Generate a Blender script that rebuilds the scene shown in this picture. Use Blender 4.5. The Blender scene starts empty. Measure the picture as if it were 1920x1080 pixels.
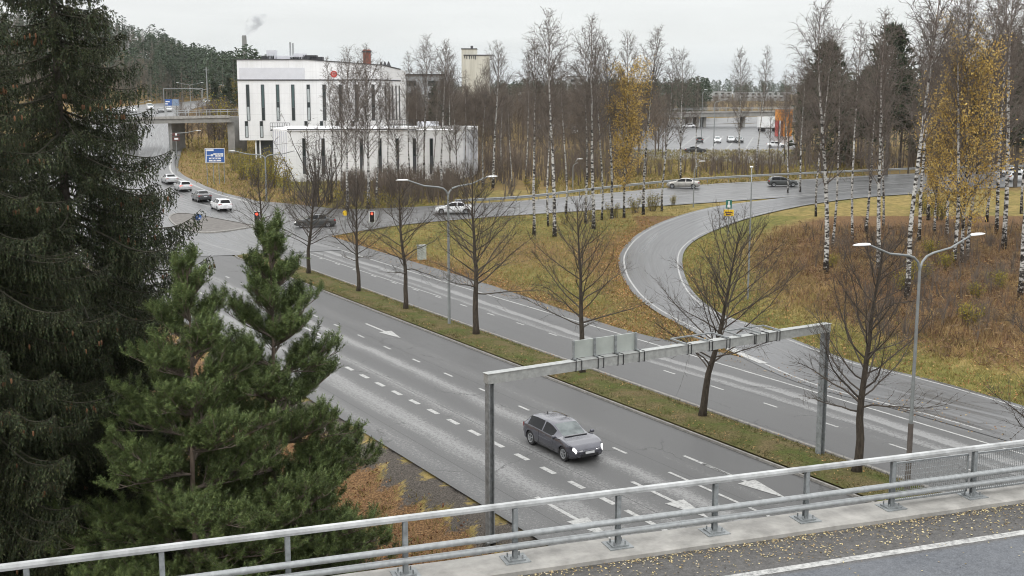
EXPO=0.22;SKYK=1.7;SKYH=.52;HAZE=.00006;DENO=True
import bpy, math, random
import numpy as np
R=math.radians
rng=np.random.default_rng(7); random.seed(7)
scene=bpy.context.scene
COL=scene.collection
# ---------------------------------------------------------------- camera frame
F=2200.0; PITCH=math.atan(365/2200); HC=15.2
CP,SP=math.cos(PITCH),math.sin(PITCH)
def sst(a,b,x):
    t=np.clip((np.asarray(x,float)-a)/(b-a),0,1); return t*t*(3-2*t)
_ys=np.arange(-400,6001,2.0)
def _tab(k):
    k=np.array(k,float); t=np.interp(_ys,k[:,0],k[:,1])
    ker=np.ones(13)/13; tp=np.pad(t,12,mode='edge')
    return np.convolve(np.convolve(tp,ker,'same'),ker,'same')[12:-12]
_TL=_tab([(-400,0),(130,0),(160,.8),(230,4.2),(370,10.2),(550,11.6),(700,13),(1000,13),(6000,10)])
_TR=_tab([(-400,0),(112,0),(132,.5),(168,1.9),(250,2.6),(400,4),(700,6),(1000,8),(6000,10)])
DV=np.array([.5075,-.8616]); NV=np.array([DV[1],-DV[0]]); O0=0.0
def H(x,y):
    x=np.asarray(x,float); y=np.asarray(y,float)
    w=sst(-.25,-.12,x/np.maximum(y,1.0))
    z=(1-w)*np.interp(y,_ys,_TL)+w*np.interp(y,_ys,_TR)
    r=x/np.maximum(y,1.0)
    z=z+sst(500,760,y)*sst(-.19,-.38,r)*36*(1-sst(1200,2500,y))
    o=x*NV[0]+y*NV[1]-O0; s=x*DV[0]+y*DV[1]
    z=z-0.9*sst(8.9,10.6,o)*sst(-85,-65,s)
    # wooded knoll inside the loop ramp
    z=z+0.9*np.exp(-(((x-36)/15)**2+((y-92)/22)**2))
    return z
def ray(px,py):
    u=(px-960)/F; v=(540-py)/F
    return np.array([u,CP+v*SP,-SP+v*CP])
def at(px,py,z=None):
    d=ray(px,py)
    if z is not None:
        t=(z-HC)/d[2]; return np.array([d[0]*t,d[1]*t,z])
    t=20.0
    for _ in range(4000):
        p=d*t; h=HC+p[2]-float(H(p[0],p[1]))
        if h<=0.002: break
        t+=max(min(h*2,h/max(.04,-d[2])*.5),.01)
        if t>5000: break
    p=d*t
    return np.array([p[0],p[1],float(H(p[0],p[1]))])
def atD(px,py,D):
    d=ray(px,py); t=D/d[1]; return np.array([d[0]*t,D,HC+d[2]*t])
def zpx(py,D,px=960):
    d=ray(px,py); return HC+d[2]*D/d[1]
def xpx(px,D,py=300):
    d=ray(px,py); return d[0]*D/d[1]
def so(s,o):
    return DV*s+NV*(o+O0)
def gnd(x,y,dz=0): return np.array([x,y,float(H(x,y))+dz])
ROADANG=math.atan2(DV[1],DV[0])
O0=float(at(959,756,0)[:2]@NV)
# ---------------------------------------------------------------- mesh builder
class MB:
    def __init__(s): s.v=[]; s.q=[]; s.t=[]; s.n=0; s.qm=[]; s.tm=[]; s.uv=None
    def add(s,v,q=None,t=None,m=0):
        v=np.asarray(v,float).reshape(-1,3)
        if q is not None and len(q):
            q=np.asarray(q,int).reshape(-1,4)+s.n; s.q.append(q); s.qm.append(np.full(len(q),m))
        if t is not None and len(t):
            t=np.asarray(t,int).reshape(-1,3)+s.n; s.t.append(t); s.tm.append(np.full(len(t),m))
        s.v.append(v); s.n+=len(v)
    def box(s,c,d,rz=0,m=0,ax=None):
        dx,dy,dz=[a/2 for a in d]
        v=np.array([[x,y,z] for x in(-dx,dx) for y in(-dy,dy) for z in(-dz,dz)])
        if ax is not None: v=v@np.asarray(ax)
        elif rz:
            c_,s_=math.cos(rz),math.sin(rz); v=v@np.array([[c_,s_,0],[-s_,c_,0],[0,0,1]])
        s.add(v+np.asarray(c,float),[(0,1,3,2),(4,6,7,5),(0,4,5,1),(2,3,7,6),(0,2,6,4),(1,5,7,3)],m=m)
    def beam(s,a,b,w,h,m=0,up=(0,0,1)):
        a=np.asarray(a,float); b=np.asarray(b,float); L=np.linalg.norm(b-a); X=(b-a)/L
        Y=np.cross(up,X); Y/=np.linalg.norm(Y); Z=np.cross(X,Y)
        s.box((a+b)/2,(L,w,h),ax=np.array([X,Y,Z]),m=m)
    def tube(s,P,r,k=6,m=0,cap=True):
        P=np.asarray(P,float); n=len(P); r=np.broadcast_to(np.asarray(r,float),(n,))
        T=np.gradient(P,axis=0); T/=np.linalg.norm(T,axis=1)[:,None]+1e-12
        ref=np.array([0,0,1.]) if abs(T[:,2]).mean()<.8 else np.array([1.,0,0])
        U=np.cross(T,ref); U/=np.linalg.norm(U,axis=1)[:,None]+1e-12
        W=np.cross(T,U); a=np.arange(k)*2*math.pi/k
        V=P[:,None]+r[:,None,None]*(np.cos(a)[None,:,None]*U[:,None]+np.sin(a)[None,:,None]*W[:,None])
        i=np.arange(n-1)[:,None]*k; j=np.arange(k)[None]
        Q=np.stack([i+j,i+(j+1)%k,i+k+(j+1)%k,i+k+j],-1).reshape(-1,4)
        t=[]
        if cap:
            for q in range(1,k-1): t+= [(0,q+1,q),((n-1)*k,(n-1)*k+q,(n-1)*k+q+1)]
        s.add(V.reshape(-1,3),Q,t,m=m)
    def spikes(s,A,B,r,m=0,bend=None):
        """many straight 3-sided tapering twigs at once"""
        A=np.asarray(A,float);B=np.asarray(B,float);n=len(A)
        if n==0:return
        T=B-A; T/=np.linalg.norm(T,axis=1)[:,None]+1e-9
        ref=np.where(np.abs(T[:,2:3])<.9,np.array([[0,0,1.]]),np.array([[1.,0,0]]))
        U=np.cross(T,ref);U/=np.linalg.norm(U,axis=1)[:,None]+1e-9;W=np.cross(T,U)
        r=np.broadcast_to(np.asarray(r,float),(n,))[:,None]
        V=np.empty((n,4,3))
        for k in range(3):
            a=k*2*math.pi/3; V[:,k]=A+r*(math.cos(a)*U+math.sin(a)*W)
        V[:,3]=B
        b=np.arange(n)[:,None]*4
        tt=np.concatenate([b+np.array([[0,1,3]]),b+np.array([[1,2,3]]),b+np.array([[2,0,3]])])
        s.add(V.reshape(-1,3),None,tt,m=m)
    def blades(s,A,B,w,m=0,side=None):
        """many flat triangles from A (width w) to tip B"""
        A=np.asarray(A,float);B=np.asarray(B,float);n=len(A)
        if n==0:return
        T=B-A
        if side is None: side=rng.normal(size=(n,3))
        U=np.cross(T,side);U/=np.linalg.norm(U,axis=1)[:,None]+1e-9
        w=np.broadcast_to(np.asarray(w,float),(n,))[:,None]/2
        V=np.stack([A-U*w,A+U*w,B],1)
        s.add(V.reshape(-1,3),None,np.arange(n*3).reshape(-1,3),m=m)
    def leaves(s,C,size,m=0,flat=0.0):
        C=np.asarray(C,float);n=len(C)
        if n==0:return
        nrm=rng.normal(size=(n,3)); 
        if flat: nrm=nrm*(1-flat)+np.array([0,0,1.])*flat*np.where(rng.random((n,1))<.5,1,1)
        nrm/=np.linalg.norm(nrm,axis=1)[:,None]+1e-9
        a=rng.normal(size=(n,3)); U=np.cross(nrm,a);U/=np.linalg.norm(U,axis=1)[:,None]+1e-9;W=np.cross(nrm,U)
        sz=np.broadcast_to(np.asarray(size,float),(n,))[:,None]*rng.uniform(.6,1.3,(n,1))/2
        V=np.stack([C-U*sz,C-W*sz*.6,C+U*sz,C+W*sz*.6],1)
        s.add(V.reshape(-1,3),np.arange(n*4).reshape(-1,4),m=m)
    def lathe(s,prof,k=20,o=(0,0,0),m=0,axis='z'):
        prof=np.asarray(prof,float);n=len(prof);a=np.arange(k)*2*math.pi/k
        V=np.stack([prof[:,None,0]*np.cos(a),prof[:,None,0]*np.sin(a),np.broadcast_to(prof[:,None,1],(n,k))],-1)
        if axis=='y': V=V[...,[0,2,1]]*np.array([1,1,-1])
        i=np.arange(n-1)[:,None]*k;j=np.arange(k)[None]
        Q=np.stack([i+j,i+(j+1)%k,i+k+(j+1)%k,i+k+j],-1).reshape(-1,4)
        s.add(V.reshape(-1,3)+np.asarray(o,float),Q,m=m)
    def grid(s,V,m=0):
        V=np.asarray(V,float);a,b=V.shape[:2]
        i=np.arange(a-1)[:,None]*b;j=np.arange(b-1)[None]
        Q=np.stack([i+j,i+j+1,i+b+j+1,i+b+j],-1).reshape(-1,4); s.add(V.reshape(-1,3),Q,m=m)
    def poly(s,P,z0,z1,m=0):
        """vertical prism over an xy outline"""
        P=np.asarray(P,float);n=len(P)
        lo=np.c_[P,np.full(n,z0)];hi=np.c_[P,np.full(n,z1)]
        q=[(i,(i+1)%n,n+(i+1)%n,n+i) for i in range(n)]
        t=[(n,n+i,n+i+1) for i in range(1,n-1)]+[(0,i+1,i) for i in range(1,n-1)]
        s.add(np.r_[lo,hi],q,t,m=m)
    def mesh(s,name,mats,smooth=False):
        me=bpy.data.meshes.new(name)
        V=np.concatenate(s.v) if s.v else np.zeros((0,3))
        q=np.concatenate(s.q) if s.q else np.zeros((0,4),int); t=np.concatenate(s.t) if s.t else np.zeros((0,3),int)
        me.vertices.add(len(V)); me.vertices.foreach_set('co',V.astype(np.float32).ravel())
        nl=len(q)*4+len(t)*3; me.loops.add(nl); me.polygons.add(len(q)+len(t))
        me.loops.foreach_set('vertex_index',np.concatenate([q.ravel(),t.ravel()]).astype(np.int32))
        st=np.concatenate([np.arange(len(q))*4,len(q)*4+np.arange(len(t))*3]).astype(np.int32)
        me.polygons.foreach_set('loop_start',st)
        mi=np.concatenate([np.concatenate(s.qm) if s.qm else np.zeros(0),np.concatenate(s.tm) if s.tm else np.zeros(0)]).astype(np.int32)
        for m in (mats if isinstance(mats,(list,tuple)) else [mats]): me.materials.append(m)
        me.polygons.foreach_set('material_index',mi)
        me.polygons.foreach_set('use_smooth',np.full(len(q)+len(t),bool(smooth)))
        me.update(calc_edges=True)
        return me
    def build(s,name,mats,parent=None,smooth=False,loc=None,rz=0):
        return ob(name,s.mesh(name,mats,smooth),parent,loc,rz)
def ob(name,data,parent=None,loc=None,rz=0):
    o=bpy.data.objects.new(name,data); COL.objects.link(o)
    if parent is not None: o.parent=parent
    if loc is not None: o.location=[float(a) for a in loc]
    if rz: o.rotation_euler=(0,0,rz)
    return o
def empty(name,loc=(0,0,0),rz=0,sc=None):
    o=ob(name,None,None,loc,rz); o.empty_display_size=.3
    if sc: o.scale=(sc,sc,sc) if not isinstance(sc,(tuple,list)) else sc
    return o
def tag(o,label=None,cat=None,group=None,kind=None):
    if label:o['label']=label
    if cat:o['category']=cat
    if group:o['group']=group
    if kind:o['kind']=kind
    return o
def struct(o): o['kind']='structure'; return o
def dup(root,name=None,loc=None,rz=0,sc=None):
    r=root.copy(); COL.objects.link(r)
    if name:r.name=name
    for k in ('label','category','group'):
        pass
    if loc is not None:r.location=[float(a) for a in loc]
    r.rotation_euler=(0,0,rz)
    if sc is not None:r.scale=(sc,sc,sc) if not isinstance(sc,(tuple,list)) else sc
    for ch in list(root.children):
        c=ch.copy();COL.objects.link(c);c.parent=r
        for g in list(ch.children):
            d=g.copy();COL.objects.link(d);d.parent=c
    return r
def autosmooth(o,ang=40):
    me=o.data
    try:
        me.polygons.foreach_set('use_smooth',np.ones(len(me.polygons),bool)); me.set_sharp_from_angle(angle=R(ang))
    except Exception: pass
    return o
def weld(o,d=.0005):
    import bmesh
    bm=bmesh.new();bm.from_mesh(o.data);bmesh.ops.remove_doubles(bm,verts=bm.verts,dist=d);bmesh.ops.recalc_face_normals(bm,faces=bm.faces);bm.to_mesh(o.data);bm.free();return o
# ---------------------------------------------------------------- materials
def newmat(name):
    m=bpy.data.materials.new(name);m.use_nodes=True
    nt=m.node_tree;b=nt.nodes['Principled BSDF'];return m,nt,b
def nd(nt,t,**k):
    n=nt.nodes.new(t)
    for a,v in k.items(): setattr(n,a,v)
    return n
def noise(nt,scale,detail=4,rough=.55,vec=None,dim='3D'):
    n=nd(nt,'ShaderNodeTexNoise',noise_dimensions=dim)
    n.inputs['Scale'].default_value=scale;n.inputs['Detail'].default_value=detail;n.inputs['Roughness'].default_value=rough
    if vec is not None: nt.links.new(vec,n.inputs['Vector'])
    return n
def ramp(nt,src,stops,interp='LINEAR'):
    n=nd(nt,'ShaderNodeValToRGB');cr=n.color_ramp;cr.interpolation=interp
    while len(cr.elements)<len(stops): cr.elements.new(.5)
    for e,(p,c) in zip(cr.elements,stops):
        e.position=p; e.color=(c,c,c,1) if not isinstance(c,(tuple,list)) else (*c,1)
    nt.links.new(src,n.inputs['Fac']);return n
def mixc(nt,f,a,b,mode='MIX'):
    n=nd(nt,'ShaderNodeMix',data_type='RGBA',blend_type=mode)
    for sck,v in ((n.inputs[0],f),(n.inputs[6],a),(n.inputs[7],b)):
        if hasattr(v,'is_linked') or isinstance(v,bpy.types.NodeSocket): nt.links.new(v,sck)
        else: sck.default_value=v if not isinstance(v,(tuple,list)) else (*v,1)
    return n.outputs[2]
def math_(nt,op,a,b=0.0,c=None):
    n=nd(nt,'ShaderNodeMath',operation=op)
    for i,v in enumerate((a,b) if c is None else (a,b,c)):
        if isinstance(v,bpy.types.NodeSocket): nt.links.new(v,n.inputs[i])
        else: n.inputs[i].default_value=v
    return n.outputs[0]
def bump(nt,b,h,st=.3,dist=.02):
    n=nd(nt,'ShaderNodeBump');n.inputs['Strength'].default_value=st;n.inputs['Distance'].default_value=dist
    nt.links.new(h,n.inputs['Height']);nt.links.new(n.outputs[0],b.inputs['Normal'])
def objvec(nt,kind='Object',scale=None,rot=None):
    tc=nd(nt,'ShaderNodeTexCoord');v=tc.outputs[kind]
    if scale:
        mp=nd(nt,'ShaderNodeMapping');mp.inputs['Scale'].default_value=scale;nt.links.new(v,mp.inputs['Vector']);v=mp.outputs[0]
    return v
def simple(name,c,rough=.6,metal=0,var=.15,scale=6,coat=0,spec=.5,emit=0,detail=4,bmp=0):
    m,nt,b=newmat(name)
    v=objvec(nt);n=noise(nt,scale,detail,.6,v)
    lo=[a*(1-var) for a in c];hi=[min(1,a*(1+var)) for a in c]
    r=ramp(nt,n.outputs['Fac'],[(.3,lo),(.7,hi)]);nt.links.new(r.outputs[0],b.inputs['Base Color'])
    b.inputs['Roughness'].default_value=rough;b.inputs['Metallic'].default_value=metal
    b.inputs['Coat Weight'].default_value=coat;b.inputs['Coat Roughness'].default_value=.06
    b.inputs['Specular IOR Level'].default_value=spec
    if emit: b.inputs['Emission Color'].default_value=(*c,1);b.inputs['Emission Strength'].default_value=emit
    if bmp: bump(nt,b,n.outputs['Fac'],bmp,.02)
    return m
def glassm(name,c=(.02,.025,.028),rough=.05,spec=.6):
    m,nt,b=newmat(name);b.inputs['Base Color'].default_value=(*c,1);b.inputs['Roughness'].default_value=rough;b.inputs['Specular IOR Level'].default_value=spec;return m
M={}
def leafm(name,cols,rough=.6,scale=3,trans=0.0,amp=.28):
    """leaf colour varied per small island of leaves"""
    m,nt,b=newmat(name)
    g=nd(nt,'ShaderNodeNewGeometry');
    r=ramp(nt,g.outputs['Random Per Island'],[(i/(len(cols)-1),c) for i,c in enumerate(cols)])
    v=objvec(nt);n=noise(nt,scale,2,.5,v)
    f=ramp(nt,n.outputs['Fac'],[(.32,1-amp),(.68,1+amp)])
    c=mixc(nt,1.0,r.outputs[0],f.outputs[0],'MULTIPLY')
    nt.links.new(c,b.inputs['Base Color']);b.inputs['Roughness'].default_value=rough;b.inputs['Specular IOR Level'].default_value=.25
    if trans:
        tr=nd(nt,'ShaderNodeBsdfTranslucent');nt.links.new(c,tr.inputs['Color'])
        mx=nd(nt,'ShaderNodeMixShader');mx.inputs[0].default_value=trans
        out=nt.nodes['Material Output'];nt.links.new(b.outputs[0],mx.inputs[1]);nt.links.new(tr.outputs[0],mx.inputs[2]);nt.links.new(mx.outputs[0],out.inputs['Surface'])
    return m
def asphalt(name,bands=None,base=.16,dark=.075,light=.24,warm=(1,1,1.0),streak=.5,wet=.35,lo=-20.,hi=12.,dry=.6,SPK=2.6):
    m,nt,b=newmat(name)
    tc=nd(nt,'ShaderNodeUVMap');sp=nd(nt,'ShaderNodeSeparateXYZ');nt.links.new(tc.outputs[0],sp.inputs[0])
    mp=nd(nt,'ShaderNodeMapping');mp.inputs['Scale'].default_value=(.035,1.6,1);nt.links.new(tc.outputs[0],mp.inputs[0])
    ns=noise(nt,1.0,4,.6,mp.outputs[0])                       # long streaks along the road
    nb=noise(nt,.35,3,.5,tc.outputs[0]); ng=noise(nt,7.5,6,.82,tc.outputs[0]); nf=noise(nt,38,2,.6,tc.outputs[0])
    wob=math_(nt,'MULTIPLY',math_(nt,'SUBTRACT',nb.outputs['Fac'],.5),.7)
    v=math_(nt,'ADD',sp.outputs[1],wob)
    if bands:
        p=math_(nt,'DIVIDE',math_(nt,'SUBTRACT',v,lo),hi-lo)
        bd=ramp(nt,p,[((o-lo)/(hi-lo),t) for o,t in bands]).outputs[0]
    else:
        bd=ramp(nt,ns.outputs['Fac'],[(.3,.2),(.7,.75)]).outputs[0]
    d=math_(nt,'ADD',bd,math_(nt,'MULTIPLY',math_(nt,'SUBTRACT',ns.outputs['Fac'],.5),streak))
    # speckle strength grows on the dry gritty bands
    # rough-edged dry patches: grit noise pushed hard around the band's dryness
    gr_=nd(nt,'ShaderNodeMath',operation='ADD',use_clamp=True);nt.links.new(math_(nt,'MULTIPLY',math_(nt,'SUBTRACT',d,.52),2.0),gr_.inputs[0]);nt.links.new(math_(nt,'ADD',math_(nt,'MULTIPLY',math_(nt,'SUBTRACT',ng.outputs['Fac'],.5),SPK),.42),gr_.inputs[1])
    d2=nd(nt,'ShaderNodeMath',operation='ADD',use_clamp=True);nt.links.new(math_(nt,'MULTIPLY',d,.45),d2.inputs[0]);nt.links.new(math_(nt,'MULTIPLY',gr_.outputs[0],.62),d2.inputs[1])
    r=ramp(nt,d2.outputs[0],[(0,[dark*w for w in warm]),(.5,[base*w for w in warm]),(1,[light*w for w in warm])])
    f=ramp(nt,nf.outputs['Fac'],[(.25,.7),(.75,1.3)])
    c=mixc(nt,1.0,r.outputs[0],f.outputs[0],'MULTIPLY')
    # sparse cracks and lengthwise paving joints
    vo=nd(nt,'ShaderNodeTexVoronoi',feature='DISTANCE_TO_EDGE');vo.inputs['Scale'].default_value=.16;wv=nd(nt,'ShaderNodeVectorMath',operation='ADD');nt.links.new(tc.outputs[0],wv.inputs[0]);wn=noise(nt,1.1,4,.7,tc.outputs[0]);nt.links.new(wn.outputs['Color'],wv.inputs[1]);nt.links.new(wv.outputs[0],vo.inputs['Vector'])
    ck=math_(nt,'MULTIPLY',math_(nt,'LESS_THAN',vo.outputs['Distance'],.006),ramp(nt,nb.outputs['Fac'],[(.5,0),(.56,1)]).outputs[0])
    jt=math_(nt,'LESS_THAN',math_(nt,'ABSOLUTE',math_(nt,'SUBTRACT',math_(nt,'FRACT',math_(nt,'DIVIDE',math_(nt,'ADD',sp.outputs[1],20.9+0.0),3.72)),.5)),.006)
    c=mixc(nt,math_(nt,'MULTIPLY',math_(nt,'MAXIMUM',ck,jt),.6),c,(.035,.034,.033))
    nt.links.new(c,b.inputs['Base Color'])
    rr=ramp(nt,d2.outputs[0],[(0,wet),(.7,dry+.2)]);nt.links.new(rr.outputs[0],b.inputs['Roughness'])
    b.inputs['Specular IOR Level'].default_value=.5
    bump(nt,b,nf.outputs['Fac'],.25,.006)
    return m
# ---------------------------------------------------------------- world, sun, camera
SUN_EL,SUN_AZ=R(38),R(215)
w=bpy.data.worlds.new('World');scene.world=w;w.use_nodes=True;nt=w.node_tree;nt.nodes.clear()
sky=nd(nt,'ShaderNodeTexSky',sky_type='NISHITA',sun_disc=False);sky.sun_elevation=SUN_EL;sky.sun_rotation=SUN_AZ
bg1=nd(nt,'ShaderNodeBackground');bg1.inputs[1].default_value=.05;nt.links.new(mixc(nt,1.0,sky.outputs[0],(.3,.3,.3),'MULTIPLY'),bg1.inputs[0])
tc=nd(nt,'ShaderNodeTexCoord');sp=nd(nt,'ShaderNodeSeparateXYZ');nt.links.new(tc.outputs['Generated'],sp.inputs[0])
# overcast cloud deck: dim bluish at the horizon, about 2.5 times brighter overhead
gr=ramp(nt,sp.outputs[2],[(0.0,(.66,.71,.755)),(.02,(.68,.725,.76)),(.045,(.74,.755,.765)),(.08,(.765,.765,.76)),(.25,(.955,.955,.945)),(1.0,(1.0,1.0,.99))])
st=ramp(nt,sp.outputs[2],[(0.0,SKYH),(.1,SKYH),(.55,1.0)])
mp=nd(nt,'ShaderNodeMapping');mp.inputs['Scale'].default_value=(3,3,26);nt.links.new(tc.outputs['Generated'],mp.inputs[0])
cn=noise(nt,2.2,5,.55,mp.outputs[0]);cr=ramp(nt,cn.outputs['Fac'],[(.35,.955),(.65,1.03)])
cc=mixc(nt,1.0,gr.outputs[0],cr.outputs[0],'MULTIPLY')
bg2=nd(nt,'ShaderNodeBackground');nt.links.new(cc,bg2.inputs[0])
nt.links.new(math_(nt,'MULTIPLY',st.outputs[0],SKYK),bg2.inputs[1])
ad=nd(nt,'ShaderNodeAddShader');nt.links.new(bg1.outputs[0],ad.inputs[0]);nt.links.new(bg2.outputs[0],ad.inputs[1])
wo=nd(nt,'ShaderNodeOutputWorld');nt.links.new(ad.outputs[0],wo.inputs[0])
sl=bpy.data.lights.new('sun','SUN');sl.energy=.6;sl.angle=R(25);sl.color=(1,.96,.9)
so_=ob('sun',sl);_az=SUN_AZ
sd=np.array([math.sin(_az)*math.cos(SUN_EL),math.cos(_az)*math.cos(SUN_EL),math.sin(SUN_EL)])
from mathutils import Vector
so_.rotation_euler=Vector(sd).to_track_quat('Z','Y').to_euler()
cam=bpy.data.cameras.new('camera');cam.sensor_width=36;cam.lens=36*F/1920;cam.clip_end=9000;cam.clip_start=.3
co=ob('camera',cam,None,(0,0,HC));co.rotation_euler=(math.pi/2-PITCH,0,0);scene.camera=co
scene.view_settings.view_transform='Standard';scene.view_settings.look='None';scene.view_settings.exposure=EXPO;scene.view_settings.gamma=1
scene.cycles.max_bounces=6;scene.cycles.diffuse_bounces=2;scene.cycles.glossy_bounces=2;scene.cycles.transparent_max_bounces=8
scene.cycles.transmission_bounces=3;scene.cycles.use_denoising=DENO;scene.cycles.filter_width=1.05;scene.cycles.sample_clamp_indirect=4
# ---------------------------------------------------------------- ground material
def ground_mat():
    m,nt,b=newmat('ground')
    a=nd(nt,'ShaderNodeAttribute',attribute_name='mask');sp=nd(nt,'ShaderNodeSeparateColor');nt.links.new(a.outputs['Color'],sp.inputs[0])
    v=objvec(nt);n1=noise(nt,.18,4,.6,v);n2=noise(nt,1.3,5,.65,v);n3=noise(nt,14,4,.7,v);n4=noise(nt,5,3,.6,v)
    grass=ramp(nt,n2.outputs['Fac'],[(.3,(.13,.105,.035)),(.5,(.24,.185,.065)),(.7,(.34,.25,.10))])
    green=ramp(nt,n2.outputs['Fac'],[(.3,(.08,.085,.022)),(.55,(.16,.15,.04)),(.75,(.25,.205,.07))])
    lit=ramp(nt,n3.outputs['Fac'],[(.25,(.045,.025,.014)),(.5,(.15,.085,.04)),(.72,(.28,.17,.08))])
    dirt=ramp(nt,n3.outputs['Fac'],[(.3,(.05,.044,.038)),(.7,(.12,.105,.09))])
    fg=ramp(nt,math_(nt,'ADD',sp.outputs[1],math_(nt,'MULTIPLY',math_(nt,'SUBTRACT',n1.outputs['Fac'],.5),1.2)),[(.35,0),(.65,1)])
    fl=ramp(nt,math_(nt,'ADD',sp.outputs[0],math_(nt,'MULTIPLY',math_(nt,'SUBTRACT',n4.outputs['Fac'],.5),1.1)),[(.35,0),(.65,1)])
    fd=ramp(nt,math_(nt,'ADD',sp.outputs[2],math_(nt,'MULTIPLY',math_(nt,'SUBTRACT',n4.outputs['Fac'],.5),.8)),[(.4,0),(.6,1)])
    c=mixc(nt,fg.outputs[0],grass.outputs[0],green.outputs[0]);c=mixc(nt,fl.outputs[0],c,lit.outputs[0]);c=mixc(nt,fd.outputs[0],c,dirt.outputs[0])
    f=ramp(nt,n3.outputs['Fac'],[(.3,.65),(.7,1.25)]);c=mixc(nt,1.0,c,f.outputs[0],'MULTIPLY')
    nt.links.new(c,b.inputs['Base Color']);b.inputs['Roughness'].default_value=.95;b.inputs['Specular IOR Level'].default_value=.15
    bump(nt,b,n3.outputs['Fac'],.6,.06);return m
M['ground']=ground_mat()
M['kerb']=simple('kerb_stone',(.21,.2,.185),.85,var=.3,scale=5,bmp=.2)
M['concrete']=simple('concrete',(.31,.30,.28),.85,var=.28,scale=2.3,detail=8,bmp=.2)
M['paint']=None
def paintm():
    m,nt,b=newmat('road_paint');v=objvec(nt);n=noise(nt,7,6,.7,v)
    r=ramp(nt,n.outputs['Fac'],[(.32,(.15,.15,.145)),(.47,(.34,.34,.33)),(.72,(.47,.47,.455))]);nt.links.new(r.outputs[0],b.inputs['Base Color']);b.inputs['Roughness'].default_value=.6;return m
M['paint']=paintm()
def paintworn():
    m,nt,b=newmat('worn_road_paint');v=objvec(nt);n=noise(nt,9,6,.75,v)
    r=ramp(nt,n.outputs['Fac'],[(.34,(.13,.13,.13)),(.5,(.36,.36,.35)),(.75,(.58,.58,.56))]);nt.links.new(r.outputs[0],b.inputs['Base Color']);b.inputs['Roughness'].default_value=.6;return m
M['paintworn']=paintworn()
# ---------------------------------------------------------------- polylines
def smooth_poly(P,n):
    P=np.asarray(P,float);k=len(P)
    d=np.r_[0,np.cumsum(np.linalg.norm(np.diff(P[:,:2],axis=0),axis=1))]
    Q=np.r_[[2*P[0]-P[1]],P,[2*P[-1]-P[-2]]]
    t=np.linspace(0,d[-1],n);i=np.clip(np.searchsorted(d,t,'right')-1,0,k-2)
    f=((t-d[i])/(d[i+1]-d[i]))[:,None]
    p0,p1,p2,p3=Q[i],Q[i+1],Q[i+2],Q[i+3]
    return .5*((2*p1)+(-p0+p2)*f+(2*p0-5*p1+4*p2-p3)*f**2+(-p0+3*p1-3*p2+p3)*f**3)
def gp(L): return np.array([at(x,y)[:2] for x,y in L])
def strip(name,Lp,Rp,n,na,off,mat,v0=None,v1=None,kind='structure'):
    A=smooth_poly(Lp,n)[:,:2];B=smooth_poly(Rp,n)[:,:2]
    f=np.linspace(0,1,na)[None,:,None];G=A[:,None]*(1-f)+B[:,None]*f
    Z=H(G[...,0],G[...,1])+off
    mb=MB();mb.grid(np.dstack([G,Z]))
    me=mb.mesh(name,mat,True)
    mid=G[:,na//2];u=np.r_[0,np.cumsum(np.linalg.norm(np.diff(mid,axis=0),axis=1))]
    wd=np.linalg.norm(A-B,axis=1)
    if v0 is None: V=f[0,:,0][None]*wd[:,None]
    else: V=np.broadcast_to(v0+(v1-v0)*f[0,:,0][None],(n,na))
    uv=np.stack([np.broadcast_to(u[:,None],(n,na)),V],-1).reshape(-1,2)
    lay=me.uv_layers.new(name='UVMap');li=np.empty(len(me.loops),np.int32);me.loops.foreach_get('vertex_index',li)
    lay.data.foreach_set('uv',uv[li].astype(np.float32).ravel())
    o=ob(name,me)
    # face up
    nz=np.empty(len(me.polygons)*3,np.float32);me.polygons.foreach_get('normal',nz)
    if nz.reshape(-1,3)[:,2].mean()<0: me.flip_normals()
    if kind:o['kind']=kind
    return o
def along(P,d):
    """points and tangents at distances d along polyline P"""
    P=np.asarray(P,float)[:,:2];L=np.r_[0,np.cumsum(np.linalg.norm(np.diff(P,axis=0),axis=1))]
    x=np.interp(d,L,P[:,0]);y=np.interp(d,L,P[:,1]);e=.3
    x2=np.interp(np.asarray(d)+e,L,P[:,0]);y2=np.interp(np.asarray(d)+e,L,P[:,1]);x1=np.interp(np.asarray(d)-e,L,P[:,0]);y1=np.interp(np.asarray(d)-e,L,P[:,1])
    T=np.stack([x2-x1,y2-y1],-1);T/=np.linalg.norm(T,axis=-1,keepdims=True)+1e-9
    return np.stack([x,y],-1),T
def line_mark(mb,P,w,off,d0=0,d1=None,step=1.5,m=0):
    P=np.asarray(P,float);L=np.linalg.norm(np.diff(P[:,:2],axis=0),axis=1).sum()
    d1=L if d1 is None else min(d1,L)
    n=max(2,int((d1-d0)/step)+1);C,T=along(P,np.linspace(d0,d1,n));N=np.stack([-T[:,1],T[:,0]],-1)
    G=np.stack([C-N*w/2,C+N*w/2],1);Z=H(G[...,0],G[...,1])+off
    V=np.dstack([G,Z]);
    mb.grid(V[:, ::-1],m=m)
def dashes(mb,P,w,off,dash,per,d0=0,d1=None,ph=0):
    P=np.asarray(P,float);L=np.linalg.norm(np.diff(P[:,:2],axis=0),axis=1).sum();d1=L if d1 is None else min(d1,L)
    d=d0+ph
    while d<d1: line_mark(mb,P,w,off,d,d+dash,step=1);d+=per
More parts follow.
